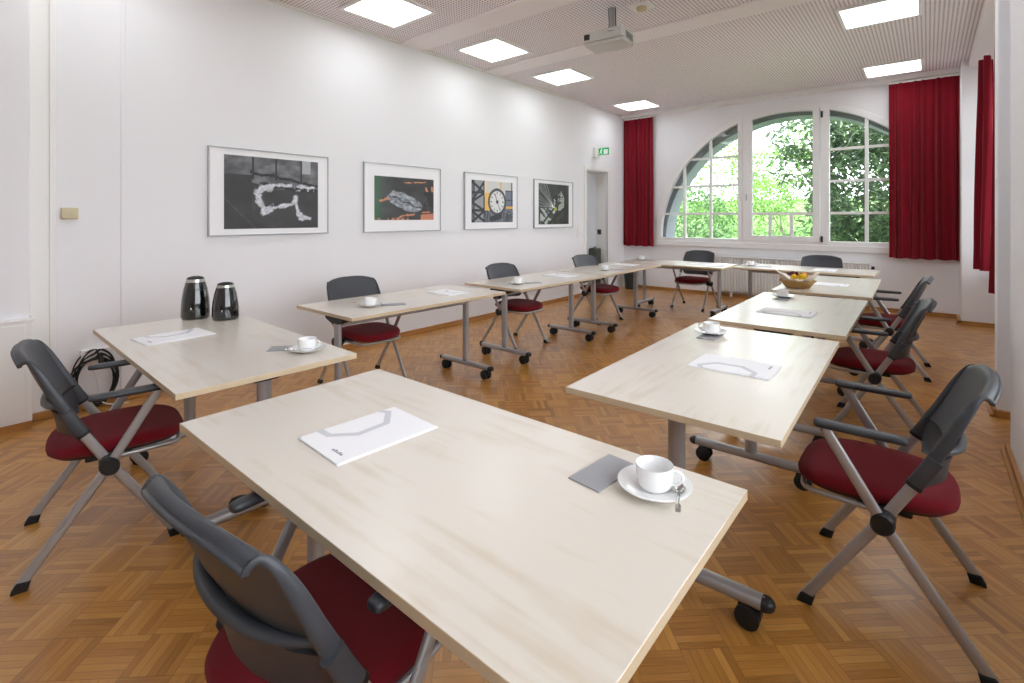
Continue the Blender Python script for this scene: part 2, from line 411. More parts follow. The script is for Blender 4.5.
# ------------------------------------------------------------------ arched window
def ztop(x, r): return AZ + math.sqrt(max(0, r * r - (x - AX) ** 2))
win = empty('window_1', (AX, YB, SILL), kind='structure')
def wbuild(mb, name, m, parent=None, **k):
    shift(mb, (-AX, -YB, -SILL))
    return mb.build(name, m, parent or win, **k)
ring = arch_pts(AR + .005, SILL); inner = arch_pts(AR - .095, SILL)
fr = MB(); n = len(ring)
vs = []; fs = []
for (a, b), (c, d) in zip(ring, inner): vs += [(a, YB - .008, b), (c, YB - .008, d), (c, YB + .1, d), (a, YB + .1, b)]
for i in range(n - 1):
    for k in range(4): fs.append((i * 4 + k, i * 4 + (k + 1) % 4, i * 4 + 4 + (k + 1) % 4, i * 4 + 4 + k))
fs += [(0, 1, 2, 3), tuple((n - 1) * 4 + k for k in (3, 2, 1, 0))]
fr.add(vs, fs); fr.box(-4.18, .48, YB - .011, YB + .098, SILL, 1.05)
wbuild(fr, 'window_frame', M['frame_white'], bevel=.006)
def post(x0, x1, y0, y1, r=AR - .03, z0=SILL + .01, parent=None, name='mullion', bevel=.005):
    mb = MB().prism([(x0, z0), (x1, z0), (x1, ztop(x1, r)), (x0, ztop(x0, r))], YB + y0, YB + y1, 'y')
    return wbuild(mb, name, M['frame_white'], parent, bevel=bevel)
post(-2.645, -2.565, -.015, .094); post(-1.36, -1.235, -.015, .094)
# fixed sashes: glazing bars
ZB = (1.51, 2.03, 2.55)
for x in (-3.63, -3.135, -.74, -.24):
    post(x - .024, x + .024, .01, .065, name='glazing_bar', bevel=.003)
for z in ZB:
    hw = math.sqrt((AR - .06) ** 2 - (z - AZ) ** 2)
    wbuild(MB().box(AX - hw, -2.6, YB + .018, YB + .06, z - .021, z + .021), 'glazing_bar', M['frame_white'], bevel=.003)
    wbuild(MB().box(-1.3, AX + hw, YB + .018, YB + .06, z - .021, z + .021), 'glazing_bar', M['frame_white'], bevel=.003)
# middle casement, slightly proud
cs = empty('casement', (0, 0, 0)); cs.parent = win
def arc_slab(x0, x1, r0, r1, y0, y1, m=20):
    top = [(x0 + (x1 - x0) * i / m, ztop(x0 + (x1 - x0) * i / m, r1)) for i in range(m + 1)]
    bot = [(x1 - (x1 - x0) * i / m, ztop(x1 - (x1 - x0) * i / m, r0)) for i in range(m + 1)]
    return MB().prism(top + bot, YB + y0, YB + y1, 'y')
cf = arc_slab(-2.56, -1.37, AR - .14, AR - .05, -.028, .06)
for x0, x1 in ((-2.56, -2.405), (-1.468, -1.37)):
    cf.prism([(x0, 1.03), (x1, 1.03), (x1, ztop(x1, AR - .07)), (x0, ztop(x0, AR - .07))], YB - .024, YB + .06, 'y')
cf.box(-2.56, -1.37, YB - .026, YB + .06, 1.03, 1.12)
wbuild(cf, 'casement_frame', M['frame_white'], cs, bevel=.004, fix=False)
wbuild(MB().box(-2.42, -1.45, YB - .008, YB + .045, 1.483, 1.53), 'glazing_bar', M['frame_white'], cs, bevel=.003)
for x in (-2.115, -1.785):
    wbuild(MB().box(x - .026, x + .026, YB - .004, YB + .045, 1.1, 1.5), 'glazing_bar', M['frame_white'], cs, bevel=.003)
for z in (1.08, 3.13):
    wbuild(MB().tube([(-1.335, YB - .03, z - .05), (-1.335, YB - .03, z + .05)], .016), 'hinge', M['black'], cs)
wbuild(MB().tube([(-2.49, YB - .02, 1.85), (-2.49, YB - .05, 1.85), (-2.49, YB - .055, 1.74)], .010, n=8), 'handle', M['alu'], cs)
gp = MB().prism([(AX - 2.22, 1.05), (AX + 2.22, 1.05)] + arch_pts(AR - .08, 1.06, 40), YB + .038, YB + .042, 'y')
wbuild(gp, 'pane', M['glass'])

# side windows in the bays of the right wall
def side_window(n, y0, y1):
    w = empty('window_%d' % n, (.99, (y0 + y1) / 2, .85), kind='structure'); h = 2.3; L_ = (y1 - y0) / 2
    f = MB().box(0, .07, -L_, -L_ + .07, 0, h).box(0, .07, L_ - .07, L_, 0, h).box(0, .07, -L_, L_, 0, .07).box(0, .07, -L_, L_, h - .07, h)
    f.build('window_frame', M['frame_white'], w, fix=False, bevel=.004)
    k = max(2, round((y1 - y0) / .9))
    for i in range(1, k):
        yy = -L_ + 2 * L_ * i / k
        MB().box(0, .07, yy - .045, yy + .045, .06, h - .06).build('mullion', M['frame_white'], w, bevel=.004)
    MB().box(.015, .055, -L_, L_, 1.5, 1.56).build('glazing_bar', M['frame_white'], w, bevel=.004)
    MB().box(.034, .038, -L_ + .05, L_ - .05, .05, h - .05).build('pane', M['glass'], w)
    MB().box(-.12, .02, -L_, L_, -.04, .0).build('window_sill', M['trim'], w, bevel=.006)
side_window(2, 5.19, 9.03); side_window(3, -.6, 3.15)

# ------------------------------------------------------------------ ceiling lights
def light(x, y, first=None, label=''):
    if first is None:
        r = empty('ceiling_light', (x, y, H))
        f = MB(); o, i = .342, .306
        f.box(-o, o, -o, -i, -.028, 0).box(-o, o, i, o, -.028, 0).box(-o, -i, -i, i, -.028, 0).box(i, o, -i, i, -.028, 0)
        f.build('light_frame', M['trim'], r, fix=False, bevel=.003)
        MB().box(-i, i, -i, i, -.018, -.006).build('diffuser', M['light'], r)
    else:
        r = copy_tree(first); r.location = (x, y, H)
    return tag(r, label, 'ceiling light', 'square lit ceiling panels')
l0 = light(-4.17, 3.06, label='square lit ceiling panel at top left, the nearest one above the picture wall')
LL = [(-4.17, 4.65, 'square lit ceiling panel in the left row, between the two smooth ceiling bands'),
      (-4.17, 6.18, 'square lit ceiling panel on the left just past the second smooth ceiling band'),
      (-4.17, 8.62, 'small lit ceiling panel in the far left corner above the red curtain'),
      (-.38, 6.28, 'lit ceiling panel upper right, cut by the top edge of the photo'),
      (-.38, 8.78, 'lit ceiling panel on the right just above the wide red curtain'),
      (-.38, 4.65, 'unseen ceiling panel in the right row above the nearer right tables, added for light'),  # from here on: unseen panels continuing the rows, added for light
      (-.38, 3.06, 'square lit ceiling panel in the right row nearly above the camera, unseen, added for light'),
      (-.38, .9, 'square lit ceiling panel in the right row above the camera, unseen, added for light'),
      (-4.17, .9, 'square lit ceiling panel in the left row above the left casing, unseen, added for light'),
      (-4.17, -1.4, 'square lit ceiling panel in the left row behind the camera, unseen, added for light'),
      (-.38, -1.4, 'square lit ceiling panel in the right row behind the camera, unseen, added for light')]
for x, y, lb in LL: light(x, y, l0, lb)

# smoke detector
sd = empty('smoke_detector', (-2.18, 4.62, H), label='round white smoke detector on the ceiling right of the projector', cat='smoke detector')
MB().box(-.10, .10, -.08, .08, -.02, 0).build('mount', M['trim'], sd)
MB().lathe([(.05, -.02), (.052, -.032), (.046, -.034), (.046, -.042), (.05, -.044), (.03, -.055), (0, -.056)], 24).build('sensor_head', M['beige'], sd)

# projector
pj = empty('ceiling_projector', (-2.46, 4.46, 3.15), R(7), label='pale grey projector hanging from the ceiling on a grey pole', cat='projector')
bd = MB(); hw, hd_ = .215, .165
bd.prism([(-hw, -hd_ + .02), (-hw + .02, -hd_), (hw - .02, -hd_), (hw, -hd_ + .02), (hw, hd_), (-hw, hd_)], .03, .125)
bd.prism([(-hw + .015, -hd_ + .03), (hw - .015, -hd_ + .03), (hw - .015, hd_ - .01), (-hw + .015, hd_ - .01)], 0, .03)
bd.build('projector_body', M['proj'], pj, bevel=.006, fix=False)
MB().box(-hw + .025, -hw + .085, -hd_ - .004, -hd_ + .01, .045, .10).build('lens_recess', M['black'], pj, bevel=.004)
MB().lathe([(.0, 0), (.02, .002), (.024, .012), (.024, 0.0)], 20, M=Matrix.Translation((-hw + .055, -hd_ - .003, .073)) @ Matrix.Rotation(R(90), 4, 'X')).build('lens', M['lens'], pj)
vn = MB()
for i in range(7): vn.box(hw - .002, hw + .003, -.09 + i * .028, -.075 + i * .028, .035, .10)
vn.build('vent_grille', M['proj_dark'], pj, fix=False)
MB().box(.06, .12, -hd_ - .002, -hd_ + .003, .088, .095).build('logo', M['proj_dark'], pj)
MB().tube([(.03, .02, .14), (.03, .02, .44)], .026, n=16).box(-.05, .11, -.05, .09, .113, .128).box(-.02, .08, -.03, .07, .125, .145).tube([(.03, .02, .17), (.03, .02, .20)], .032, n=16).build('ceiling_pole', M['grey_metal'], pj, bevel=.002, fix=False)
MB().tube([(.05, .06, .11), (.075, .05, .16), (.06, .04, .22), (.062, .03, .44)], .005, n=8).tube([(.0, .07, .11), (-.02, .05, .17), (-.004, .03, .25), (-.002, .0, .44)], .004, n=8).build('cable', M['cable'], pj)

# ------------------------------------------------------------------ curtains
def curtain(name, L_, zt, zb, folds, amp, label, loc, rz, seed):
    rnd = random.Random(seed)
    ph = [rnd.uniform(0, 6.28) for _ in range(6)]
    w = [rnd.uniform(.75, 1.25) for _ in range(folds + 2)]
    r = empty(name, loc, rz, label, 'curtain', 'red curtains')
    nu = folds * 12
    def fn(u, v):
        t = u * folds; k = int(min(folds - 1, t))
        a = amp * (.55 + .45 * v) * (.7 + .5 * math.sin(ph[0] + k * 2.3))
        y = a * math.sin(2 * PI * t + .5 * math.sin(3 * v + k)) + .012 * math.sin(ph[1] + 5 * u + 2 * v) * v
        x = u * L_ + .012 * math.sin(2 * PI * t * .5 + ph[2]) * v
        z = zt + (zb - zt) * v + (.006 * math.sin(t * 3 + ph[3]) if v > .99 else 0)
        return Vector((x, y, z)), Vector((0, 1, 0))
    MB().closed(nu, 24, fn, .004).build('cloth', M['curtain'], r, smooth=80)
    MB().box(0, L_, -.012, .012, zt - .005, zt + .02).build('curtain_rail', M['trim'], r)
    return r
curtain('curtain', .64, 3.45, .86, 7, .03, 'narrow red curtain hanging in the far left corner beside the door', (-4.86, YB - .10, 0), 0, 1)
curtain('curtain', .84, 3.45, .83, 10, .03, 'wide red curtain covering the right end of the arched window', (-.455, YB - .12, 0), 0, 2)
curtain('curtain', .30, 3.26, .84, 3, .095, 'red curtain gathered on the right wall between the back corner and the white pillar', (.515, 7.98, 0), R(-90), 3)
curtain('curtain', .32, 3.26, .83, 4, .06, 'thin edge of red curtain just behind the near white pillar', (.455, 5.62, 0), R(-90), 4)

# ------------------------------------------------------------------ radiator, bin, small wall fittings
rd = empty('radiator', (-1.83, YB - .075, .10), label='long white ribbed radiator on the wall under the arched window', cat='radiator')
hw = 1.13; rb = MB().box(-hw, hw, -.02, .03, .0, .62)
x = -hw + .02
while x < hw - .03:
    rb.prism([(x, -.02), (x + .008, -.045), (x + .028, -.045), (x + .036, -.02)], .02, .60); x += .05
rb.build('radiator_panel', M['radiator'], rd, fix=False)
MB().box(-hw - .005, hw + .005, -.052, .035, .615, .632).box(-hw - .008, -hw, -.05, .035, .0, .63).box(hw, hw + .008, -.05, .035, .0, .63).build('top_grille', M['radiator'], rd, fix=False)
MB().tube([(hw + .03, -.01, .56), (hw + .07, -.01, .56)], .024, n=14).build('valve_knob', M['black'], rd)
MB().tube([(hw, -.01, .56), (hw + .05, -.01, .56)], .011, n=10).tube([(hw + .02, -.01, .56), (hw + .02, -.01, -.08)], .009, n=10).build('pipe', M['radiator'], rd)
for q in (-hw + .2, hw - .23): MB().box(q, q + .03, .0, .07, -.1, .1).build('bracket', M['radiator'], rd, fix=False)

bn = empty('waste_bin', (-4.62, 9.3, 0), label='dark grey waste bin on the floor in the far left corner below the curtain', cat='waste bin')
MB().lathe([(.0, .006), (.115, .006), (.15, .36), (.156, .362), (.156, .375), (.146, .375), (.11, .014), (0, .014)], 28).build('bin_body', M['bin'], bn)
MB().lathe([(.0, 0), (.118, 0), (.120, .012), (.0, .012)], 28).build('bin_base', M['black'], bn)

th = empty('thermostat', (XL + .016, .74, 1.47), label='small beige thermostat box high on the left wall', cat='thermostat')
MB().box(-.006, .03, -.048, .048, -.042, .042).build('housing', M['beige'], th, bevel=.006)
MB().lathe([(.0, 0), (.014, 0), (.014, .008), (0, .008)], 16, M=Matrix.Translation((.03, .015, 0)) @ Matrix.Rotation(R(90), 4, 'Y')).build('dial', M['beige'], th)
sw = empty('light_switch', (XL, 7.73, 1.2), label='white double light switch left of the doorway', cat='light switch')
MB().box(0, .010, -.04, .04, -.11, .08).build('switch_plate', M['trim'], sw, bevel=.003)
MB().box(.010, .015, -.03, .03, .005, .07).build('rocker', M['trim'], sw, bevel=.002)
MB().box(.010, .015, -.03, .03, -.085, -.02).build('rocker', M['trim'], sw, bevel=.002)

ex = empty('exit_sign', (XL, 8.38, 2.68), label='green emergency exit sign on the left wall above the doorway', cat='exit sign')
MB().box(0, .06, -.14, .05, -.11, .08).build('sign_housing', M['trim'], ex, bevel=.006)
MB().box(.03, .285, -.016, .016, -.062, .082).build('sign_rim', M['trim'], ex, bevel=.003)
MB().box(.04, .275, -.02, .020, -.052, .072).build('sign_panel', M['green_sign'], ex)
pg = MB()
for s_ in (-.0215,):
    # running figure and arrow, thin raised marks on the face that looks down the room
    pg.lathe([(0, 0), (.010, 0), (.010, .001), (0, .001)], 14, M=Matrix.Translation((.125, s_ + .001, .052)) @ Matrix.Rotation(R(90), 4, 'X'))
    def seg(p, q, w):
        d = Vector((q[0] - p[0], q[1] - p[1])); nrm = Vector((-d.y, d.x)).normalized() * w
        pg.prism([(p[0] + nrm.x, p[1] + nrm.y), (q[0] + nrm.x, q[1] + nrm.y), (q[0] - nrm.x, q[1] - nrm.y), (p[0] - nrm.x, p[1] - nrm.y)], s_, s_ + .003, 'y')
    for p, q, w in (((.12, .038), (.105, .0), .008), ((.118, .034), (.142, .018), .004), ((.116, .032), (.09, .022), .004), ((.108, .002), (.128, -.016), .005), ((.128, -.016), (.12, -.04), .005), ((.104, .0), (.09, -.022), .005), ((.09, -.022), (.068, -.026), .005)):
        seg(p, q, w)
    pg.prism([(.17, .045), (.25, .045), (.25, -.038), (.17, -.038)], s_, s_ + .003, 'y')
pg.build('pictogram', M['white_sign'], ex, fix=False)

# sockets with the coiled cable
so = empty('wall_socket', (XL + .012, .90, .40), label='white wall socket box above the coiled cables on the left wall', cat='socket')
MB().box(0, .04, -.10, .10, -.035, .05).build('socket_box', M['trim'], so, bevel=.006)
MB().tube([(.04, .01, .0), (.075, .01, -.02), (.085, .01, -.06)], .017, n=10).build('plug', M['black'], so)
rnd = random.Random(5); cb = MB()
pts = []
loops = 9; K = 30
for l in range(loops):
    cy, cz = rnd.uniform(-.015, .015), rnd.uniform(-.02, .02); ry = .125 + rnd.uniform(-.02, .015); rz_ = .185 + rnd.uniform(-.035, .02); tl = rnd.uniform(-.2, .2)
    for k in range(K):
        a = PI / 2 + 2 * PI * k / K
        yy, zz = ry * math.cos(a), rz_ * math.sin(a)
        pts.append((.035 + .004 * l + .012 * math.sin(a * 2 + l) - .0, cy + yy * math.cos(tl) - zz * math.sin(tl) * .4, cz + zz + yy * math.sin(tl)))
def chaikin(p, n=2):
    for _ in range(n):
        q = [p[0]]
        for a, b in zip(p[:-1], p[1:]):
            q.append(tuple(a[i] * .75 + b[i] * .25 for i in range(3))); q.append(tuple(a[i] * .25 + b[i] * .75 for i in range(3)))
        q.append(p[-1]); p = q
    return p
cb.tube(chaikin(pts, 1), .0055, n=6)
cc = cb.build('coiled_cable', M['cable'], None, loc=(XL + .02, .875, .235), smooth=80)
tag(cc, 'coil of black cable hanging from the socket on the left wall', 'cable')
wc = MB().tube(chaikin([(.03, -.02, .16), (.05, .0, .05), (.04, .03, -.08), (.05, .02, -.17), (.06, .08, -.22), (.08, .16, -.228), (.09, .2, -.229)], 3), .004, n=6).build('white_cable', M['trim'], None, loc=(XL + .02, .875, .235), smooth=80)
tag(wc, 'thin white cable hanging beside the black coil and lying on the baseboard', 'cable')

# dark object of unknown kind in the doorway, modelled as a plain case
ca = empty('dark_case', (XL - .14, 8.56, 0), label='dark olive case standing in the doorway behind a chair', cat='case')
MB().box(-.09, .09, -.09, .10, .0, .84).build('case_body', mat('olive_case', srgb(72, 74, 66), .6), ca, bevel=.03, seg=3)
MB().tube([(.0, -.05, .83), (.0, -.05, .86), (.0, .05, .86), (.0, .05, .83)], .008, n=8).build('case_handle', M['black'], ca)

# ------------------------------------------------------------------ framed photographs
def fbm(x, y, o=4):
    return noise.fractal(Vector((x, y, 3.7)), .9, 2.0, o)
def sm(a, b, t):
    t = max(0, min(1, (t - a) / (b - a))); return t * t * (3 - 2 * t)
def mixc(a, b, t): return tuple(a[i] * (1 - t) + b[i] * t for i in range(3))
def segd(px, py, ax, ay, bx, by):
    dx, dy = bx - ax, by - ay; t = max(0, min(1, ((px - ax) * dx + (py - ay) * dy) / (dx * dx + dy * dy)))
    return math.hypot(px - ax - t * dx, py - ay - t * dy)
def art1(u, v):   # foam on dark water
    g = 62 + 14 * fbm(u * 3, v * 3)
    if v > .66 - .14 * u + .03 * math.sin(u * 9): g = 96 + 38 * fbm(u * 7, v * 9) + 18 * (v - .6)
    ln = abs(v - (.84 - .2 * u + .03 * fbm(u * 9, 1)));
    if u > .25 and ln < .018: g = 40
    l2 = abs(v - (.66 - .12 * u + .03 * fbm(u * 11, 7)));
    if u > .35 and l2 < .025: g = 45 + (150 if fbm(u * 20, v * 20) > .15 and u > .72 else 0)
    for a in (.28, .52, .8):
        if abs(u - a) < .012 and v > .68: g = 52
    if abs(u - .86) < .05 and v > .8: g = 175
    if u < .27 and v < .75: g = 58 + 10 * fbm(u * 4, v * 4)
    path = [(.33, .40), (.33, .50), (.38, .57), (.45, .60), (.58, .62), (.78, .61), (.95, .60)]
    path2 = [(.33, .40), (.38, .30), (.38, .24), (.52, .30), (.62, .33), (.70, .35), (.735, .45), (.74, .34), (.77, .24), (.80, .16), (.9, .14)]
    d = min(segd(u, v * .72, *(a[0], a[1] * .72, b[0], b[1] * .72)) for P in (path, path2) for a, b in zip(P[:-1], P[1:]))
    wd = .060 if u < .5 else (.032 if not (.74 < u < .84 and v < .28) else .055)
    wd *= (.75 + .7 * fbm(u * 14, v * 14))
    t = 1 - sm(wd * .5, wd, d)
    g = g * (1 - t) + (205 + 40 * fbm(u * 40, v * 40)) * t
    if abs((v - .42) + (u - 0) * 1.35) < .006: g += 30
    g = max(20, min(240, g)); return (g * .98, g * .99, g * 1.03)
def art2(u, v):   # grey leaf on a dark ground with orange glints
    g = 56 + 16 * fbm(u * 4, v * 5); c = (g, g, g * 1.05)
    c = mixc((50, 92, 66), c, sm(.02, .2, u))
    x, y = (u - .5), (v - .42) * .62; a = -.30
    X = x * math.cos(a) - y * math.sin(a) * 1.0; Y = x * math.sin(-a) * -1 + y * math.cos(a)
    X = x * math.cos(.34) - y * math.sin(.34); Y = x * math.sin(.34) + y * math.cos(.34)
    e = (X / .31) ** 2 + (Y / .115) ** 2 + .25 * fbm(u * 9, v * 9)
    if e < 1:
        k = 150 + 55 * fbm(u * 18, v * 22)
        if abs(Y - .015 * math.sin(X * 30)) < .012 * (1 + fbm(u * 30, v * 30)): k = 66
        c = (k * .96, k, k * 1.06)
    if segd(u, v, .30, .66, .36, .6) < .03: c = (150, 148, 142)
    for (ax, ay, bx, by, w) in ((.10, .44, .20, .49, .025), (.49, .88, .60, .89, .012), (.64, .9, .85, .92, .012), (.52, .11, .64, .13, .02), (.8, .18, .92, .19, .016), (.87, .38, .88, .42, .022), (.86, .78, .88, .7, .02), (.97, .8, .98, .68, .02), (.36, .03, .46, .1, .02)):
        if segd(u, v, ax, ay, bx, by) < w * (1 + .5 * fbm(u * 20, v * 20)): c = (200, 134, 100)
    if v < .05 and fbm(u * 22, v * 8) > .0 and u < .55: c = (196, 128, 96)
    if v < .13 + (u - .78) * .12 and u > .76: c = (198, 126, 96)
    if u > .82 and .25 < v < .7 and fbm(u * 5, v * 5) < .2: c = mixc(c, (26, 26, 30), .7)
    return c
def art3(u, v):   # clock before steel trusses
    asp = 1.50; x, y = u * asp, v
    c = (208, 208, 206) if v > .62 else (104, 106, 116)
    if u > .80 and v < .80: c = (106, 112, 132)
    if u > .80 and (abs(v - .78) < .02 or abs(v - .55) < .012 or abs(u - .97) < .012): c = (62, 66, 82)
    if v < .3: c = (72, 74, 84)
    if v < .3 and abs(fbm(u * 14, v * 4)) < .12: c = (126, 128, 138)
    if .30 < u < .44 and .28 < v < .72: c = (236, 190, 84)
    if .30 < u < .345 and v > .72: c = (240, 216, 168)
    if abs(u - .69) < .012 and v > .82: c = (232, 178, 70)
    if u > .82 and .33 < v < .40: c = (232, 172, 64)
    if .38 < u < .8 and v < .2 and abs(math.sin(u * 45)) > .7: c = (112, 114, 126)
    if u < .3:
        c = (150, 152, 158)
        d = min(segd(x, y, *s_) for s_ in ((.0, .98, .44, .70), (.44, .70, .0, .48), (.0, .48, .44, .98), (.0, .48, .44, .28), (.44, .28, .0, 0), (.0, .28, .44, 0.02), (0, .7, .44, .72), (0, .28, .44, .28), (.08, 0, .08, 1)))
        if d < .03: c = (44, 45, 54)
        if u < .025 or u > .27: c = (38, 39, 47)
    cx, cy = .60 * asp, .50; rr = math.hypot(x - cx, y - cy)
    if rr < .335: c = (58, 60, 70)
    if rr < .30 and rr > .27: c = (84, 88, 98)
    if rr < .265:
        c = (222, 222, 222)
        an = math.atan2(y - cy, x - cx); tick = abs(((an / (2 * PI) * 12) % 1) - .5) > .40
        if .19 < rr < .245 and tick: c = (60, 62, 70)
        if segd(x, y, cx, cy, cx - .08, cy + .19) < .012 or segd(x, y, cx, cy, cx + .10, cy - .19) < .010: c = (50, 52, 60)
        if rr < .045: c = (52, 54, 62)
    if segd(x, y, cx + .1, cy - .35, cx - .2, cy - .42) < .07: c = (50, 52, 60)
    return c
def art4(u, v):   # light beams between dark struts
    g = 66 + 26 * fbm(u * 3, v * 3)
    for k in range(9):
        d = segd(u, v, .48, .42, -.2 + .11 * k, 1.1 - .02 * k) if k < 5 else segd(u, v, .48, .42, -.2, .95 - .12 * (k - 4))
        if d < .012: g += 62
    if v < .40 and u > .05 and fbm(u * 6 + v * 3, v * 5) > .0 and u < .55: g = 188
    if .62 < u < .84 and .34 < v < .86 - abs(u - .72) * 1.5 and fbm(u * 4, v * 7) > -.25: g = 176
    for ax, ay, bx, by, w in ((.3, 0, 1.05, .55, .035), (.55, .0, 1.0, .32, .015), (.52, .0, .55, .7, .045), (.1, .0, .5, .4, .025), (.88, 0, .86, 1, .03), (.72, .9, .6, .3, .014)):
        if segd(u, v, ax, ay, bx, by) < w: g = 50 + 14 * fbm(u * 20, v * 20)
    if segd(u, v, .5, .28, .52, .62) < .03 and fbm(u * 22, v * 22) > .05: g = 210
    c = (g * .97, g, g * .99)
    if math.hypot(u - .54, (v - .38)) < .05: c = (176, 178, 70)
    return c
def paintmat():
    m = bpy.data.materials.new('printed_photograph'); m.use_nodes = True; nt = m.node_tree
    a = nt.nodes.new('ShaderNodeAttribute'); a.attribute_name = 'art'; b = nt.nodes['Principled BSDF']
    nt.links.new(a.outputs['Color'], b.inputs['Base Color']); b.inputs['Roughness'].default_value = .5
    b.inputs['Coat Weight'].default_value = .12; b.inputs['Coat Roughness'].default_value = .1
    return m
M['photo'] = paintmat()
def picture(y0, y1, z0, z1, iy0, iy1, iz0, iz1, art, label):
    r = empty('framed_picture', (XL, (y0 + y1) / 2, (z0 + z1) / 2), 0, label, 'picture', 'framed photographs on the left wall')
    W, Hh = (y1 - y0) / 2, (z1 - z0) / 2; t = .011
    MB().box(0.002, .028, -W, -W + t, -Hh, Hh).box(0.002, .028, W - t, W, -Hh, Hh).box(0.002, .028, -W + t, W - t, -Hh, -Hh + t).box(0.002, .028, -W + t, W - t, Hh - t, Hh).build('frame', M['alu'], r, fix=False, bevel=.0015)
    MB().box(0.004, .018, -W + t * .5, W - t * .5, -Hh + t * .5, Hh - t * .5).build('mat_board', M['paper'], r)
    cy, cz = (y0 + y1) / 2, (z0 + z1) / 2
    nu, nv = 150, 100
    mb = MB().grid(nu, nv, lambda u, v: (.0195, iy0 - cy + u * (iy1 - iy0), iz0 - cz + v * (iz1 - iz0)))
    o = mb.build('photograph', M['photo'], r, fix=False)
    ca_ = o.data.color_attributes.new('art', 'FLOAT_COLOR', 'POINT')
    for j in range(nv + 1):
        for i in range(nu + 1):
            c = art(i / nu, j / nv); ca_.data[j * (nu + 1) + i].color = srgb(*[max(0, min(255, q)) for q in c])
    return r
picture(1.662, 2.806, 1.272, 2.075, 1.79, 2.69, 1.335, 2.01, art1, 'largest framed black and white photo of foam on dark water, nearest the camera')
picture(3.236, 4.384, 1.268, 2.070, 3.375, 4.265, 1.41, 1.92, art2, 'framed photo of a grey leaf with orange glints, second from the front')
picture(4.818, 5.959, 1.268, 2.066, 4.955, 5.85, 1.37, 1.965, art3, 'framed photo of a round clock in front of steel trusses')
picture(6.383, 7.524, 1.264, 2.062, 6.505, 7.39, 1.325, 2.0, art4, 'smallest-looking framed photo of dark struts and light, next to the doorway')

# ------------------------------------------------------------------ tables
TH, TT = .74, .026
def table(loc, ang, L_, c0, c1, fo, label, W=.80, z=0):
    # origin corner (near, local 0,0); local X along the length, local Y across
    a = R(ang); cx = loc[0] + math.cos(a) * L_ / 2 - math.sin(a) * W / 2; cy = loc[1] + math.sin(a) * L_ / 2 + math.cos(a) * W / 2
    r = empty('folding_table', (cx, cy, 0), a, label, 'table', 'wheeled conference tables in a U')
    l, w = L_ / 2, W / 2
    tp = MB(); tp.box(-l, l, -w, w, TH - TT, TH)
    o = tp.build('tabletop', [M['maple'], M['edge']], r, bevel=.0018)
    for p in o.data.polygons: p.material_index = 0 if abs(p.normal.z) > .5 else 1
    xs = (-l + c0, -l + c1)
    for k, cx_ in enumerate(xs):
        MB().tube([(cx_, fo, .115), (cx_, fo, TH - TT - .03)], .033, .024, ref=(0, 1, 0), n=20).build('column', M['grey_metal'], r)
        # foot bar
        ft = MB().tube([(cx_, fo - .31, .10), (cx_, fo + .31, .10)], .030, .021, ref=(1, 0, 0), n=16, power=.7)
        f = ft.build('foot', M['grey_metal'], r)
        for s in (-1, 1):
            MB().tube([(cx_, fo + s * .303, .10), (cx_, fo + s * .32, .10), (cx_, fo + s * .335, .098), (cx_, fo + s * .343, .096)], .0315, .021, ref=(1, 0, 0), n=16, scale=[1, 1, .75, .35], power=.7).build('end_cap', M['black'], f)
        for s in (-1, 1):
            yy = fo + s * .27
            c = MB(); c.tube([(cx_, yy, .055), (cx_, yy, .085)], .011, n=10)
            c.box(cx_ - .012, cx_ + .012, yy - .03, yy + .022, .035, .07)
            cst = c.build('caster', M['black'], r, bevel=.004, fix=False)
            for q in (-1, 1):
                MB().tube([(cx_ + q * .012, yy - s * .012, .041), (cx_ + q * .016, yy - s * .012, .041), (cx_ + q * .030, yy - s * .012, .041), (cx_ + q * .034, yy - s * .012, .041)], .041, n=24, ref=(0, 0, 1), scale=[.9, 1, 1, .85]).build('wheel', M['rubber'], cst)
        MB().prism([(fo - .13, TH - TT), (fo + .14, TH - TT), (fo + .12, TH - TT - .022), (fo + .05, TH - TT - .045), (fo - .05, TH - TT - .045), (fo - .11, TH - TT - .022)], cx_ - .03, cx_ + .03, 'x').build('mount_bracket', M['black'], r, bevel=.004)
    MB().box(xs[0] + .03, xs[1] - .03, fo - .028, fo + .012, TH - .095, TH - .055).build('crossbeam', M['grey_metal'], r, bevel=.008)
    MB().box(xs[0] - .02, xs[1] + .02, -w + .018, -w + .045, TH - TT - .006, TH - TT).build('rail', M['black'], r, bevel=.003)
    MB().box(xs[0] - .02, xs[1] + .02, w - .045, w - .018, TH - TT - .006, TH - TT).build('rail', M['black'], r, bevel=.003)
    return r
table((-1.96, .582), -.25, 1.6, .17, 1.40, 0, 'large pale table in the foreground, closest to the camera')
table((-4.02, .724), -1.9, 1.73, .46, 1.58, 0, 'pale table at left with the two black flasks on it')
table((-3.078, 1.953), 89.2, 1.62, .03, 1.32, -.17, 'pale table along the picture wall, nearest of the three, below the largest picture')
table((-3.03, 3.776), 88.64, 1.6, .08, 1.27, -.11, 'pale table along the picture wall, middle of the three')
table((-3.02, 5.43), 90.4, 1.66, .17, 1.40, -.115, 'pale table along the picture wall, farthest of the three, reaching the back row')
table((-3.78, 7.13), .6, 1.6, .28, 1.44, 0, 'table in the back row under the left half of the arched window', W=.79)
table((-2.13, 7.42), -1.2, 1.63, .13, 1.42, 0, 'table in the back row in front of the radiator, behind the basket')
table((-.373, 5.36), 91.2, 1.63, .15, 1.33, 0, 'farthest white table of the right row, carrying the wicker basket')
table((-.372, 3.52), 90.5, 1.62, .1, 1.30, 0, 'middle white table of the right row with a cup at its far corner')
table((-.353, 1.745), 91.1, 1.6, .15, 1.29, -.01, 'nearest white table of the right row, in front of the foreground table')

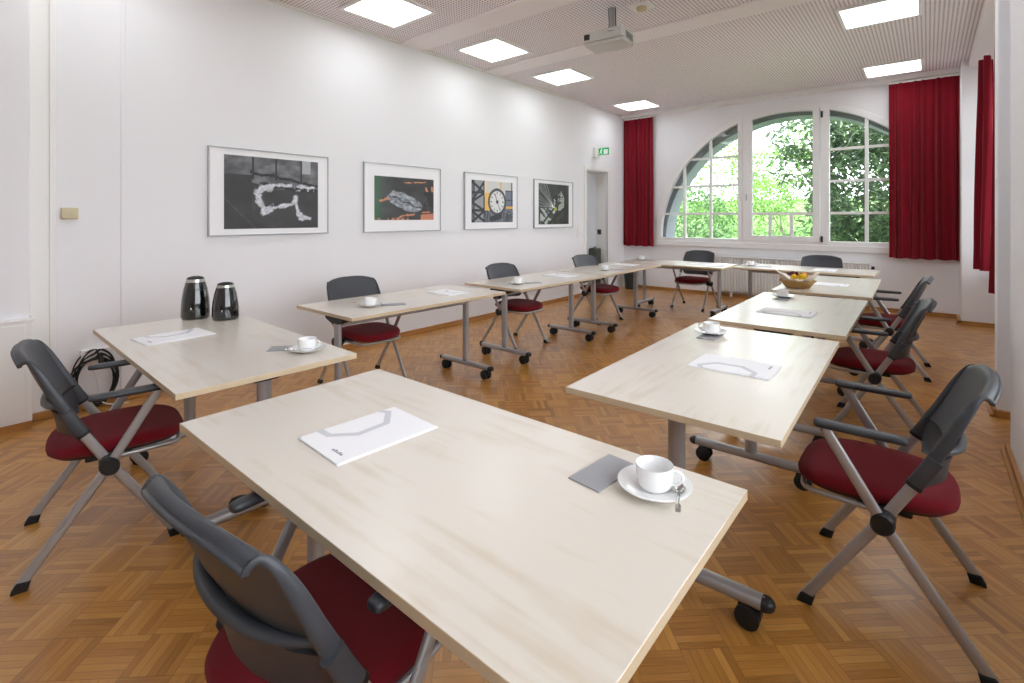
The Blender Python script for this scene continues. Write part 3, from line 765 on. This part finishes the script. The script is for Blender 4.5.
# ------------------------------------------------------------------ chairs
def make_chair():
    r = empty('conference_chair', (0, 0, 0))
    def side(s):
        # tube from the backrest through the hub to the front foot
        X = s * .252
        pts = [(X, .262, .012), (X, .018, .40), (X, -.088, .585), (X, -.10, .607)]
        f = MB().tube(chaikin(pts, 0), .010, .0185, ref=(1, 0, 0), n=16, power=.75).build('front_leg', M['chair_metal'], r)
        MB().prism([(.282, 0), (.232, 0), (.222, .034), (.262, .040), (.270, .03)], X - .014, X + .014, 'x').build('foot_cap', M['rubber'], f, bevel=.004)
        # tube from the armrest through the hub to the rear foot
        X2 = s * .284
        pts = [(X2, -.258, .012), (X2, .018, .40), (X2, .179, .667), (X2, .187, .681)]
        f = MB().tube(pts, .010, .0185, ref=(1, 0, 0), n=16, power=.75).build('rear_leg', M['chair_metal'], r)
        MB().prism([(-.278, 0), (-.228, 0), (-.218, .034), (-.258, .040), (-.266, .03)], X2 - .014, X2 + .014, 'x').build('foot_cap', M['rubber'], f, bevel=.004)
        # hub
        h = MB().tube([(s * .222, .018, .40), (s * .232, .018, .40), (s * .296, .018, .40), (s * .304, .018, .40)], .040, .034, ref=(0, .5, -.86), n=24, scale=[.8, 1, 1, .8])
        h.tube([(s * .20, .018, .402), (s * .235, .018, .40)], .020, n=14)
        h.build('hub', M['black'], r)
        # armrest
        K = 12
        ap = []; sc = []
        TT_ = [0, .006, .03, .08, .2, .35, .5, .65, .8, .92, .975, .995, 1.0]; SS_ = [.5, .74, .93, 1, 1, 1, .98, .95, .92, .88, .80, .62, .42]
        for i in range(K + 1):
            t = TT_[i]; y = .222 - .272 * t
            ap.append((X2 - s * .006, y, .693)); sc.append(SS_[i])
        MB().tube(ap, .024, .0150, ref=(1, 0, 0), n=18, scale=sc, power=.8).build('armrest', M['arm_plastic'], r, smooth=60)
        # sleeve
        sl = MB().tube([(X, -.064, .543), (X, -.088, .585), (X, -.120, .645)], .016, .024, ref=(1, 0, 0), n=16, power=.75)
        so_ = sl.build('back_sleeve', M['dark_plastic'], r)
        MB().tube([(X, -.0615, .5385), (X, -.068, .550)], .017, .0255, ref=(1, 0, 0), n=16, power=.75).build('sleeve_ring', M['ring'], so_)
    for s in (-1, 1): side(s)
    # seat: rounded superellipse cushion
    st = MB(); n = 48; rings = [(.0, .0), (.55, .004), (.86, .0), (.97, -.012), (1.0, -.028), (.985, -.044), (.93, -.056)]
    def sp(th, k):
        c, q = math.cos(th), math.sin(th); e = .62
        x = math.copysign(abs(c) ** e, c) * .232 * k; y = math.copysign(abs(q) ** e, q) * .25 * k
        return x * (1 - .06 * (y < 0) * (-y / .25)), y + .06
    vs = []; fs = []
    for k, dz in rings:
        for j in range(n):
            x, y = sp(2 * PI * j / n, k)
            z = .487 + dz - .018 * ((y - .1) / .25) ** 2 * (y > .1) - .010 * (1 - (x / .232) ** 2) * (k > .3)
            vs.append((x, y, z))
    for i in range(len(rings) - 1):
        for j in range(n): fs.append((i * n + j, i * n + (j + 1) % n, (i + 1) * n + (j + 1) % n, (i + 1) * n + j))
    fs.append(tuple(range((len(rings) - 1) * n, len(rings) * n))[::-1])
    st.add(vs, fs).build('seat', M['red_fabric'], r, smooth=70)
    sb = MB(); vs = []; fs = []
    for k, z in ((.90, .437), (.93, .432), (.90, .418), (.80, .412)):
        for j in range(n):
            x, y = sp(2 * PI * j / n, k); vs.append((x, y, z - .016 * ((y - .1) / .25) ** 2 * (y > .1)))
    for i in range(3):
        for j in range(n): fs.append((i * n + j, i * n + (j + 1) % n, (i + 1) * n + (j + 1) % n, (i + 1) * n + j))
    fs += [tuple(range(n))[::-1], tuple(range(3 * n, 4 * n))]
    sb.add(vs, fs).build('seat_shell', M['black'], r)
    MB().tube(chaikin([(-.205, .018, .402), (-.205, .20, .404), (-.19, .265, .40), (-.12, .285, .398), (.12, .285, .398), (.19, .265, .40), (.205, .20, .404), (.205, .018, .402)], 2), .010, n=10).tube([(-.21, .018, .40), (.21, .018, .40)], .011, n=10).build('seat_frame', M['chair_metal'], r)
    for q in (-.19, .14): MB().box(q, q + .05, -.06, .1, .395, .43).build('seat_mount', M['black'], r, bevel=.008, fix=False)
    # backrest shell: rows (z, y at the sides, bow, half width)
    rows = [(.625, -.106, .040, .246), (.66, -.124, .043, .246), (.70, -.144, .045, .246), (.74, -.162, .045, .245), (.78, -.180, .044, .244), (.81, -.193, .042, .242), (.835, -.204, .039, .240), (.857, -.213, .036, .237), (.876, -.221, .034, .232), (.890, -.229, .032, .227), (.898, -.238, .031, .222), (.898, -.247, .031, .219), (.892, -.254, .031, .216), (.884, -.257, .031, .214)]
    def interp(t):
        k = t * (len(rows) - 1); i = min(int(k), len(rows) - 2); f = k - i
        return [rows[i][q] * (1 - f) + rows[i + 1][q] * f for q in range(4)]
    def back(u, v):
        z, y, b, w = interp(v); s = 2 * u - 1
        s = math.copysign(abs(s) ** .9, s)
        z2 = z - .034 * abs(s) ** 3.2 * sm(.25, .9, v)
        e = abs(s) ** 2.4
        nrm = Vector((0, .87, .5)) if v < .55 else Vector((0, .87 * (1 - v) / .45 + .45 * (v - .55) / .45, .5 * (1 - v) / .45 + .9 * (v - .55) / .45)).normalized()
        return Vector((s * w, y - b * (1 - e), z2)), nrm
    bk = MB().closed(32, 26, back, .011)
    for s in (-1, 1):
        pp = []
        for k in range(27):
            p, _ = back((s + 1) / 2, k / 26); pp.append(p)
        bk.tube(pp, .0095, .0165, ref=(1, 0, 0), n=14, scale=[1.25 - .75 * sm(.0, .8, k / 26) for k in range(27)])
    tp_ = [back(k / 30, 1)[0] for k in range(31)]
    bk.tube(tp_, .0070, n=8, ref=(0, 0, 1))
    # ridge along the back
    bk.tube([(s / 10 * .235, -.125 - .052 * (1 - abs(s / 10) ** 2.4) - .012, .668 - .018 * (1 - (s / 10) ** 2)) for s in range(-10, 11)], .014, .018, ref=(0, 0, 1), n=10, scale=[.5 + .5 * (1 - (s / 10) ** 4) for s in range(-10, 11)])
    bk.build('backrest', M['dark_plastic'], r, smooth=50, fix=False)
    rows2 = [(.515, -.080, .052, .150), (.52, -.082, .052, .188), (.54, -.084, .052, .215), (.57, -.088, .052, .230), (.60, -.097, .050, .238), (.63, -.110, .048, .240)]
    def lum(u, v):
        k = v * (len(rows2) - 1); i = min(int(k), len(rows2) - 2); f = k - i
        z, y, b, w = [rows2[i][q] * (1 - f) + rows2[i + 1][q] * f for q in range(4)]
        s = 2 * u - 1; e = abs(s) ** 2.4
        return Vector((s * w, y - (b + .012) * (1 - e) - .004, z)), Vector((0, .97, .25))
    MB().closed(24, 12, lum, .010).build('lumbar_panel', M['dark_plastic'], r, smooth=50)
    def ln(u, v):
        s = 2 * u - 1; e = abs(s) ** 2.4
        return Vector((s * .236, -.107 - .046 * (1 - e) + .009, .622 + .010 * v)), Vector((0, .9, .4))
    MB().closed(24, 1, ln, .006).build('seam_strip', M['ring'], r, smooth=50)
    return r
chair0 = make_chair()
chairs = [
    ((-1.10, .592), 94.2, 'chair in the foreground, seen from behind, tucked under the nearest table'),
    ((-2.923, .559), 80.3, 'chair at far left beside the coiled black cable'),
    ((-3.80, 2.54), -3, 'chair against the picture wall, nearest of the three there'),
    ((-3.635, 4.41), -3, 'chair against the picture wall below the clock picture'),
    ((-3.60, 6.17), -8, 'chair against the picture wall next to the doorway'),
    ((-2.885, 8.02), -94.5, 'chair in the back row left of the radiator'),
    ((-1.14, 8.055), -84, 'chair before the radiator, only its backrest showing above the table'),
    ((-.25, 5.98), 180, 'chair beside the basket table, farthest of the right row'),
    ((-.25, 4.265), 181, 'chair in the middle of the right row'),
    ((-.10, 2.395), 180, 'nearest chair of the right row, fully visible at the right edge'),
]
for i, (p, yaw, lb) in enumerate(chairs):
    c = chair0 if i == 0 else copy_tree(chair0)
    c.location = (p[0], p[1], 0); c.rotation_euler = (0, 0, R(yaw - 90))
    tag(c, 'charcoal and burgundy ' + lb, 'chair', 'folding conference chairs around the tables')

# ------------------------------------------------------------------ table settings
Z = TH + .0006
def make_cup():
    r = empty('coffee_cup')
    MB().lathe([(0, .004), (.029, .004), (.031, 0), (.034, 0), (.040, .006), (.0445, .016), (.046, .03), (.0468, .058), (.0464, .0600), (.0444, .0585), (.0436, .03), (.042, .018), (.036, .009), (0, .007)], 40).build('cup_body', M['porcelain'], r, smooth=60)
    hp = [(.043, 0, .050), (.056, 0, .053), (.068, 0, .047), (.071, 0, .036), (.066, 0, .025), (.056, 0, .017), (.043, 0, .016)]
    MB().tube(chaikin(hp, 2), .0055, .0035, ref=(0, 1, 0), n=10).build('cup_handle', M['porcelain'], r)
    return r
def make_saucer():
    return MB().lathe([(0, .004), (.032, .004), (.034, 0), (.040, 0), (.060, .006), (.088, .017), (.093, .019), (.0935, .021), (.091, .0212), (.070, .014), (.045, .007), (.032, .0065), (0, .0065)], 48).build('saucer', M['porcelain'], None, smooth=60)
def make_spoon():
    r = empty('teaspoon')
    MB().tube(chaikin([(0, .0, .004), (.01, .0, .0045), (.03, 0, .009), (.055, 0, .011), (.075, 0, .011)], 2), .0030, .0012, ref=(0, 1, 0), n=8, scale=None).box(.06, .092, -.006, .006, .0103, .0117).build('spoon_handle', M['chrome'], r, fix=False)
    def bowl(u, v):
        a = 2 * PI * u; k = v
        return (-.024 + .026 * k * math.cos(a), .0165 * k * math.sin(a), .001 + .006 * k * k)
    MB().grid(20, 5, bowl).build('spoon_bowl', M['chrome'], r, fix=False)
    return r
def make_napkin(w, l):
    mb = MB()
    for i in range(3): mb.box(-l / 2 + .0006 * i, l / 2 - .0004 * i, -w / 2 + .0008 * i, w / 2 - .0006 * i, .0012 * i, .0012 * i + .001)
    return mb.build('paper_napkin', M['napkin'], None, fix=False)
def make_folder():
    # local X runs away from the sitter
    r = empty('paper_folder'); l, w = .178, .130
    MB().box(-l, l, -w, w, 0, .0012).build('back_cover', M['paper'], r)
    MB().box(-l + .006, l - .002, -w + .003, w - .004, .0016, .0040).build('writing_pad', M['paper'], r)
    MB().box(-l, l - .004, -w * .98, w * .86, .0044, .0054).build('front_cover', M['paper'], r)
    def P(a, b): return (-l + a * 2 * l, w - b * 2 * w)
    band = [P(.20, -.0), P(.205, .24), P(.40, .47), (P(.709, .436)), P(.869, .138), P(.823, -.0)]
    mb = MB(); z0, z1 = .0054, .0057
    hwid = .011
    for i, (a, b) in enumerate(zip(band[:-1], band[1:])):
        A, B = Vector(a), Vector(b); d = (B - A).normalized(); nn = Vector((-d.y, d.x)) * hwid
        e0 = d * (hwid * .4 if i else 0); e1 = d * (hwid * .4 if i < len(band) - 2 else 0)
        q = [A - e0 + nn, B + e1 + nn, B + e1 - nn, A - e0 - nn]
        q = [(x, min(y, w * .98)) for x, y in q]
        mb.prism(q, z0, z1 + i * .00004)
    mb.build('printed_band', M['print'], r, fix=False)
    lg = MB()
    x0, y0 = P(.10, .62)
    for i in range(5): lg.box(x0 - .004, x0 + .004 + .004 * (i in (1, 3)), y0 - .012 * i - .009, y0 - .012 * i, z0, z1)
    lg.build('logo', M['ink'], r, fix=False)
    return r
cup0, sau0, spo0, nap0, fol0 = make_cup(), make_saucer(), make_spoon(), make_napkin(.10, .19), make_folder()
used = set()
def place(o, x, y, z, ang, label, cat, group):
    c = o if o.name not in used else copy_tree(o)
    used.add(o.name)
    c.location = (x, y, z); c.rotation_euler = (0, 0, R(ang)); tag(c, label, cat, group); return c
def setting(where, fx, fy, fa, cx, cy, ca, nx, ny, na, on_napkin=False, spoon=None, has_cup=True):
    if fx is not None:
        place(fol0, fx, fy, Z, fa, 'white folder with a pale grey band on the ' + where, 'folder', 'white folders on the tables')
    zz = Z + (.0038 if on_napkin else 0)
    place(nap0, nx, ny, Z, na, 'folded grey paper napkin on the ' + where, 'napkin', 'grey napkins on the tables')
    place(sau0, cx, cy, zz, 0, 'white saucer under the coffee cup on the ' + where, 'saucer', 'white saucers')
    place(cup0, cx, cy, zz + .0066, ca, 'white coffee cup on the ' + where, 'cup', 'white coffee cups')
    if spoon:
        dx, dy, a = spoon
        s = place(spo0, cx + dx, cy + dy, zz + .0135, a, 'silver teaspoon on the saucer on the ' + where, 'spoon', 'teaspoons')
setting('foreground table', -1.395, .95, 86.5, -.541, 1.222, 15, -.683, 1.215, 84, spoon=(.068, -.012, -70))
setting('left table beside the black flasks', -3.41, .985, 93.5, -2.50, 1.325, 30, -2.63, 1.285, 50, spoon=(-.01, -.066, 40))
setting('nearest table along the picture wall', -3.435, 3.19, -3, -3.38, 2.31, 100, -3.30, 2.47, 60, spoon=(-.05, -.04, 200))
setting('middle table along the picture wall', -3.40, 4.98, -2, -3.31, 4.07, 110, -3.25, 4.24, 60, spoon=(-.05, -.04, 210))
setting('farthest table along the picture wall', -3.45, 6.75, -2, -3.28, 5.86, 110, -3.20, 6.03, 60, spoon=(-.05, -.03, 210))
setting('back row table left of the radiator', -2.62, 7.56, -92, -3.62, 7.66, 20, -3.46, 7.62, 5, spoon=(.05, -.03, -20))
setting('back row table before the radiator', -1.05, 7.74, -90, -1.97, 7.76, 20, -1.79, 7.73, 5, spoon=(.05, -.03, -20))
setting('middle white table of the right row', -.80, 4.115, 180, -.975, 4.86, 200, -.96, 4.80, 92, on_napkin=True)
setting('nearest white table of the right row', -.70, 2.475, 180.5, -.995, 3.06, 200, -.985, 3.005, 90, on_napkin=True)
place(fol0, -.80, 6.10, Z, 180, 'white folder with a pale grey band beside the wicker basket', 'folder', 'white folders on the tables')
f2 = place(fol0, -2.36, 7.50, Z, -88, 'second white folder, right end of the table left of the radiator', 'folder', 'white folders on the tables')

# flasks
def flask(x, y, h, r, label):
    e = empty('vacuum_flask', (x, y, Z), 0, label, 'flask', 'black vacuum flasks')
    MB().lathe([(0, .0), (r * .90, 0), (r * .92, .008), (0, .008)], 40).build('base_ring', M['flask_band'], e)
    MB().lathe([(0, .006), (r * .95, .006), (r * .98, .014), (r, .03), (r * .985, h * .30), (r * .93, h * .5), (r * .82, h * .70), (r * .68, h * .86), (r * .62, h * .865), (0, h * .865)], 48).build('flask_body', M['flask'], e, smooth=50)
    MB().lathe([(0, h * .86), (r * .655, h * .86), (r * .62, h * .93), (r * .58, h * .935), (0, h * .935)], 40).build('collar', M['flask_band'], e)
    MB().lathe([(r * .60, h * .925), (r * .585, h * .95), (r * .5, h * .975), (r * .25, h * .995), (0, h)], 36).build('lid', M['black'], e, smooth=50)
    MB().box(-.003, .003, -.0015, .0015, -.022, .012, M=Matrix.Translation((r * .98 * math.cos(R(-35)), r * .98 * math.sin(R(-35)), h * .26)) @ Matrix.Rotation(R(55), 4, 'Z') @ Matrix.Rotation(R(25), 4, 'X')).build('emblem', M['paper'], e)
    return e
flask(-3.90, 1.255, .295, .088, 'taller black vacuum flask, the left one, on the left table')
flask(-3.705, 1.375, .257, .083, 'shorter black vacuum flask, the right one, on the left table')

# wicker basket with a napkin and sweets
bk = empty('wicker_basket', (-.995, 5.62, Z), R(5), 'light wicker bread basket on the farthest white table of the right row', 'basket')
MB().lathe([(0, .0), (.095, .0), (.105, .004), (.125, .03), (.145, .060), (.155, .066), (.158, .074), (.150, .078), (.142, .068), (.118, .028), (.098, .01), (0, .01)], 56, wob=lambda t, i: .018 * math.sin(28 * t + i * PI), sy=.85).build('basket_body', M['wicker'], bk)
ra = MB().tube([(.155 * math.cos(2 * PI * k / 48), .155 * .85 * math.sin(2 * PI * k / 48), .074 + .003 * math.sin(k * 2.2)) for k in range(49)], .008, n=8)
ra.build('basket_rim', M['wicker'], bk)
def liner(u, v):
    a = 2 * PI * u; rr = .03 + .128 * v
    k = abs(math.cos(a - .17)) ** 2.2
    z = .015 + .070 * v ** 1.5 + .088 * (v ** 3) * k + .006 * math.sin(11 * a) * v
    rr += .035 * v ** 3 * k + .008 * math.sin(9 * a + 1) * v
    return Vector((rr * math.cos(a), rr * .85 * math.sin(a), z)), Vector((0, 0, 1))
o = tag(MB().closed(72, 12, liner, .0012).build('cloth_napkin', M['liner'], None, smooth=80, loc=(-.995, 5.62, Z + .003)), 'cream paper napkin lining the wicker basket', 'napkin')
sw_ = [(-.02, -.03, 'yellow', .122), (.05, -.02, 'yellow', .126), (.0, .05, 'yellow', .125), (-.045, .03, 'plum', .14), (-.01, .01, 'plum', .147), (.05, .045, 'orange', .135)]
names_ = ['yellow wrapped sweet at the front left of the basket', 'yellow wrapped sweet at the front right of the basket', 'yellow wrapped sweet at the back of the basket', 'dark red wrapped sweet at the left of the basket', 'dark red wrapped sweet on top in the middle of the basket', 'orange wrapped sweet at the back right of the basket']
for (dx, dy, mm, z), nm in zip(sw_, names_):
    a = random.uniform(0, PI); c, q = math.cos(a), math.sin(a); L2 = .032
    o = MB().tube([(-L2 * 1.3 * c, -L2 * 1.3 * q, 0), (-L2 * c, -L2 * q, 0), (-L2 * .8 * c, -L2 * .8 * q, 0), (0, 0, .003), (L2 * .8 * c, L2 * .8 * q, 0), (L2 * c, L2 * q, 0), (L2 * 1.3 * c, L2 * 1.3 * q, 0)], .026, .018, n=10, scale=[.6, .25, .9, 1.1, .9, .25, .6]).build('wrapped_sweet', M[mm], None, loc=(-.995 + dx, 5.62 + dy, Z + z - .01))
    tag(o, nm, 'sweet', 'wrapped sweets in the basket')

# black rounded object of unknown kind by the left table's foot
sh = MB()
sh.tube([(-.09, 0, .022), (-.08, 0, .024), (-.05, 0, .028), (0, 0, .032), (.05, 0, .034), (.09, 0, .032), (.105, 0, .028)], .036, .030, ref=(0, 1, 0), n=18, scale=[.35, .7, .95, 1, .95, .8, .4])
o = tag(sh.build('black_floor_box', M['rubber'], None, loc=(-2.60, 1.07, -.002)), 'small black rounded floor box behind the foot of the left table', 'floor box')
o.rotation_euler = (0, 0, R(40))

# ------------------------------------------------------------------ outside
G0 = YB + .58
struct(MB().prism([(G0, -.3), (G0, .25), (21, .25), (26, 1.0), (36, 2.6), (60, 3.2), (60, -.3)], -45, 35, 'x').build('ground_outside', M['soil']))
struct(MB().box(1.25, 30, -10, G0, -.3, -.1).build('ground_side', M['tile']))
def leaves(mb, n, c, rad, size, rnd, shell=.55, slim=.32, zmin=.2):
    for _ in range(n):
        while True:
            p = Vector((rnd.uniform(-1, 1), rnd.uniform(-1, 1), rnd.uniform(-1, 1)))
            if shell < p.length < 1: break
        q = Vector((c[0] + p.x * rad[0], c[1] + p.y * rad[1], c[2] + p.z * rad[2]))
        if q.z < zmin: continue
        d = Vector((rnd.uniform(-1, 1), rnd.uniform(-1, 1), rnd.uniform(-1.1, .3))).normalized(); a = d.orthogonal().normalized()
        a.rotate(Matrix.Rotation(rnd.uniform(0, 6.28), 3, d)); s = size * rnd.uniform(.7, 1.3)
        nn = d.cross(a) * s * .08
        mb.add([q, q + d * s * .45 + a * s * slim * .5 + nn, q + d * s, q + d * s * .45 - a * s * slim * .5 + nn], [(0, 1, 2), (0, 2, 3)])
def plant(name, clusters, m, size, trunk, label, cat, seed, slim=.32, group=None):
    rnd = random.Random(seed); b = trunk[0]
    r = empty(name, (b[0], b[1], .25), 0, label, cat, group)
    mb = MB()
    for n, c, rad in clusters: leaves(mb, n, (c[0] - b[0], c[1] - b[1], c[2] - .25), rad, size, rnd, slim=slim, zmin=.02)
    mb.build('foliage', m, r, fix=False, smooth=10)
    tb = MB()
    top = clusters[0][1]
    tb.tube([(0, 0, -.02), (.05, .03, .6), ((top[0] - b[0]) * .6, (top[1] - b[1]) * .6, (top[2] - .25) * .7), (top[0] - b[0], top[1] - b[1], top[2] - .1)], trunk[1], n=8, scale=[1.2, 1, .7, .3])
    for n, c, rad in clusters:
        tb.tube([(.05, .03, .5), ((c[0] - b[0]) * .5, (c[1] - b[1]) * .5, (c[2] - .25) * .6), (c[0] - b[0], c[1] - b[1], c[2] - .25)], trunk[1] * .45, n=6, scale=[1, .8, .3])
    tb.build('stem', M['bark'], r, fix=False)
    return r
plant('leafy_tree', [(4300, (-1.0, 12.6, 2.1), (.98, .8, 1.6)), (900, (-1.0, 12.6, 3.3), (1.0, .7, .6)), (420, (-2.05, 12.5, 3.25), (.75, .5, .6)), (240, (-2.25, 12.4, 2.6), (.5, .4, .5)), (500, (-.3, 12.6, 1.2), (.8, .6, .8)), (350, (-1.7, 12.7, 1.6), (.4, .4, .9))], M['leaf_dark'], .19, ((-1.0, 12.8), .07), 'dark leafy tree close behind the right half of the arched window', 'tree', 11, slim=.3)
plant('garden_shrub', [(3200, (-6.1, 16.4, 1.3), (1.5, 1.0, 1.3)), (900, (-7.4, 16.2, .8), (1.0, .8, .9))], M['leaf_mid'], .15, ((-6.1, 16.4), .03), 'mid green shrub low behind the left panes of the arched window', 'shrub', 12, group='garden shrubs')
plant('garden_shrub', [(2600, (-3.9, 19.0, 1.5), (1.8, 1.0, 1.4)), (900, (-4.2, 18.6, 2.1), (1.0, .9, .7))], M['leaf_light'], .15, ((-3.6, 18), .05), 'bright green shrub low behind the middle pane of the arched window', 'shrub', 13, group='garden shrubs')
plant('garden_tree', [(4200, (-8.3, 24, 3.2), (3.2, 2, 2.2)), (1200, (-5.0, 23, 3.6), (1.8, 1.6, 1.0))], M['leaf_light'], .22, ((-8.6, 24), .05), 'bright light green tree far behind the left panes of the arched window', 'tree', 14)
plant('garden_tree', [(2000, (-2.5, 26, 5.2), (3, 2, 1.3)), (1000, (.5, 24, 3), (2.5, 1.8, 2.2))], M['leaf_light'], .24, ((-1.5, 26), .06), 'pale sunlit tree far behind the dark leafy tree', 'tree', 15)
plant('garden_shrub', [(1300, (-1.7, 15, .7), (1.8, .8, .7))], M['leaf_mid'], .14, ((-1.7, 15), .04), 'low green shrub behind the foot of the dark leafy tree', 'shrub', 16, group='garden shrubs')

# ------------------------------------------------------------------ world, light, camera
w = bpy.data.worlds.new('World'); scene.world = w; w.use_nodes = True
bg = w.node_tree.nodes['Background']; bg.inputs[0].default_value = (.90, .95, 1.0, 1); bg.inputs[1].default_value = 6.5
sun = bpy.data.objects.new('sun', bpy.data.lights.new('sun', 'SUN')); COL.objects.link(sun)
sun.data.energy = 6; sun.data.angle = R(2); sun.data.color = (1, .96, .88); sun.rotation_euler = (R(-20), R(-50), 0)

cam = bpy.data.objects.new('Camera', bpy.data.cameras.new('Camera')); COL.objects.link(cam)
cam.data.sensor_width = 36; cam.data.lens = 36 * 499.34 / 1024
cam.data.shift_x = -.0005; cam.data.shift_y = -(341.5 - 217.37) / 1024
cam.location = (0, 0, 1.441); cam.rotation_euler = (R(90), 0, math.atan2(.6395, .7688)); cam.data.clip_start = .02; cam.data.clip_end = 200
scene.camera = cam
scene.view_settings.view_transform = 'Standard'; scene.view_settings.look = 'None'
scene.view_settings.exposure = .06; scene.view_settings.gamma = 1; scene.view_settings.use_curve_mapping = False
scene.cycles.use_denoising = True
scene.cycles.max_bounces = 10; scene.cycles.diffuse_bounces = 6; scene.cycles.transparent_max_bounces = 12
scene.cycles.sample_clamp_indirect = 8
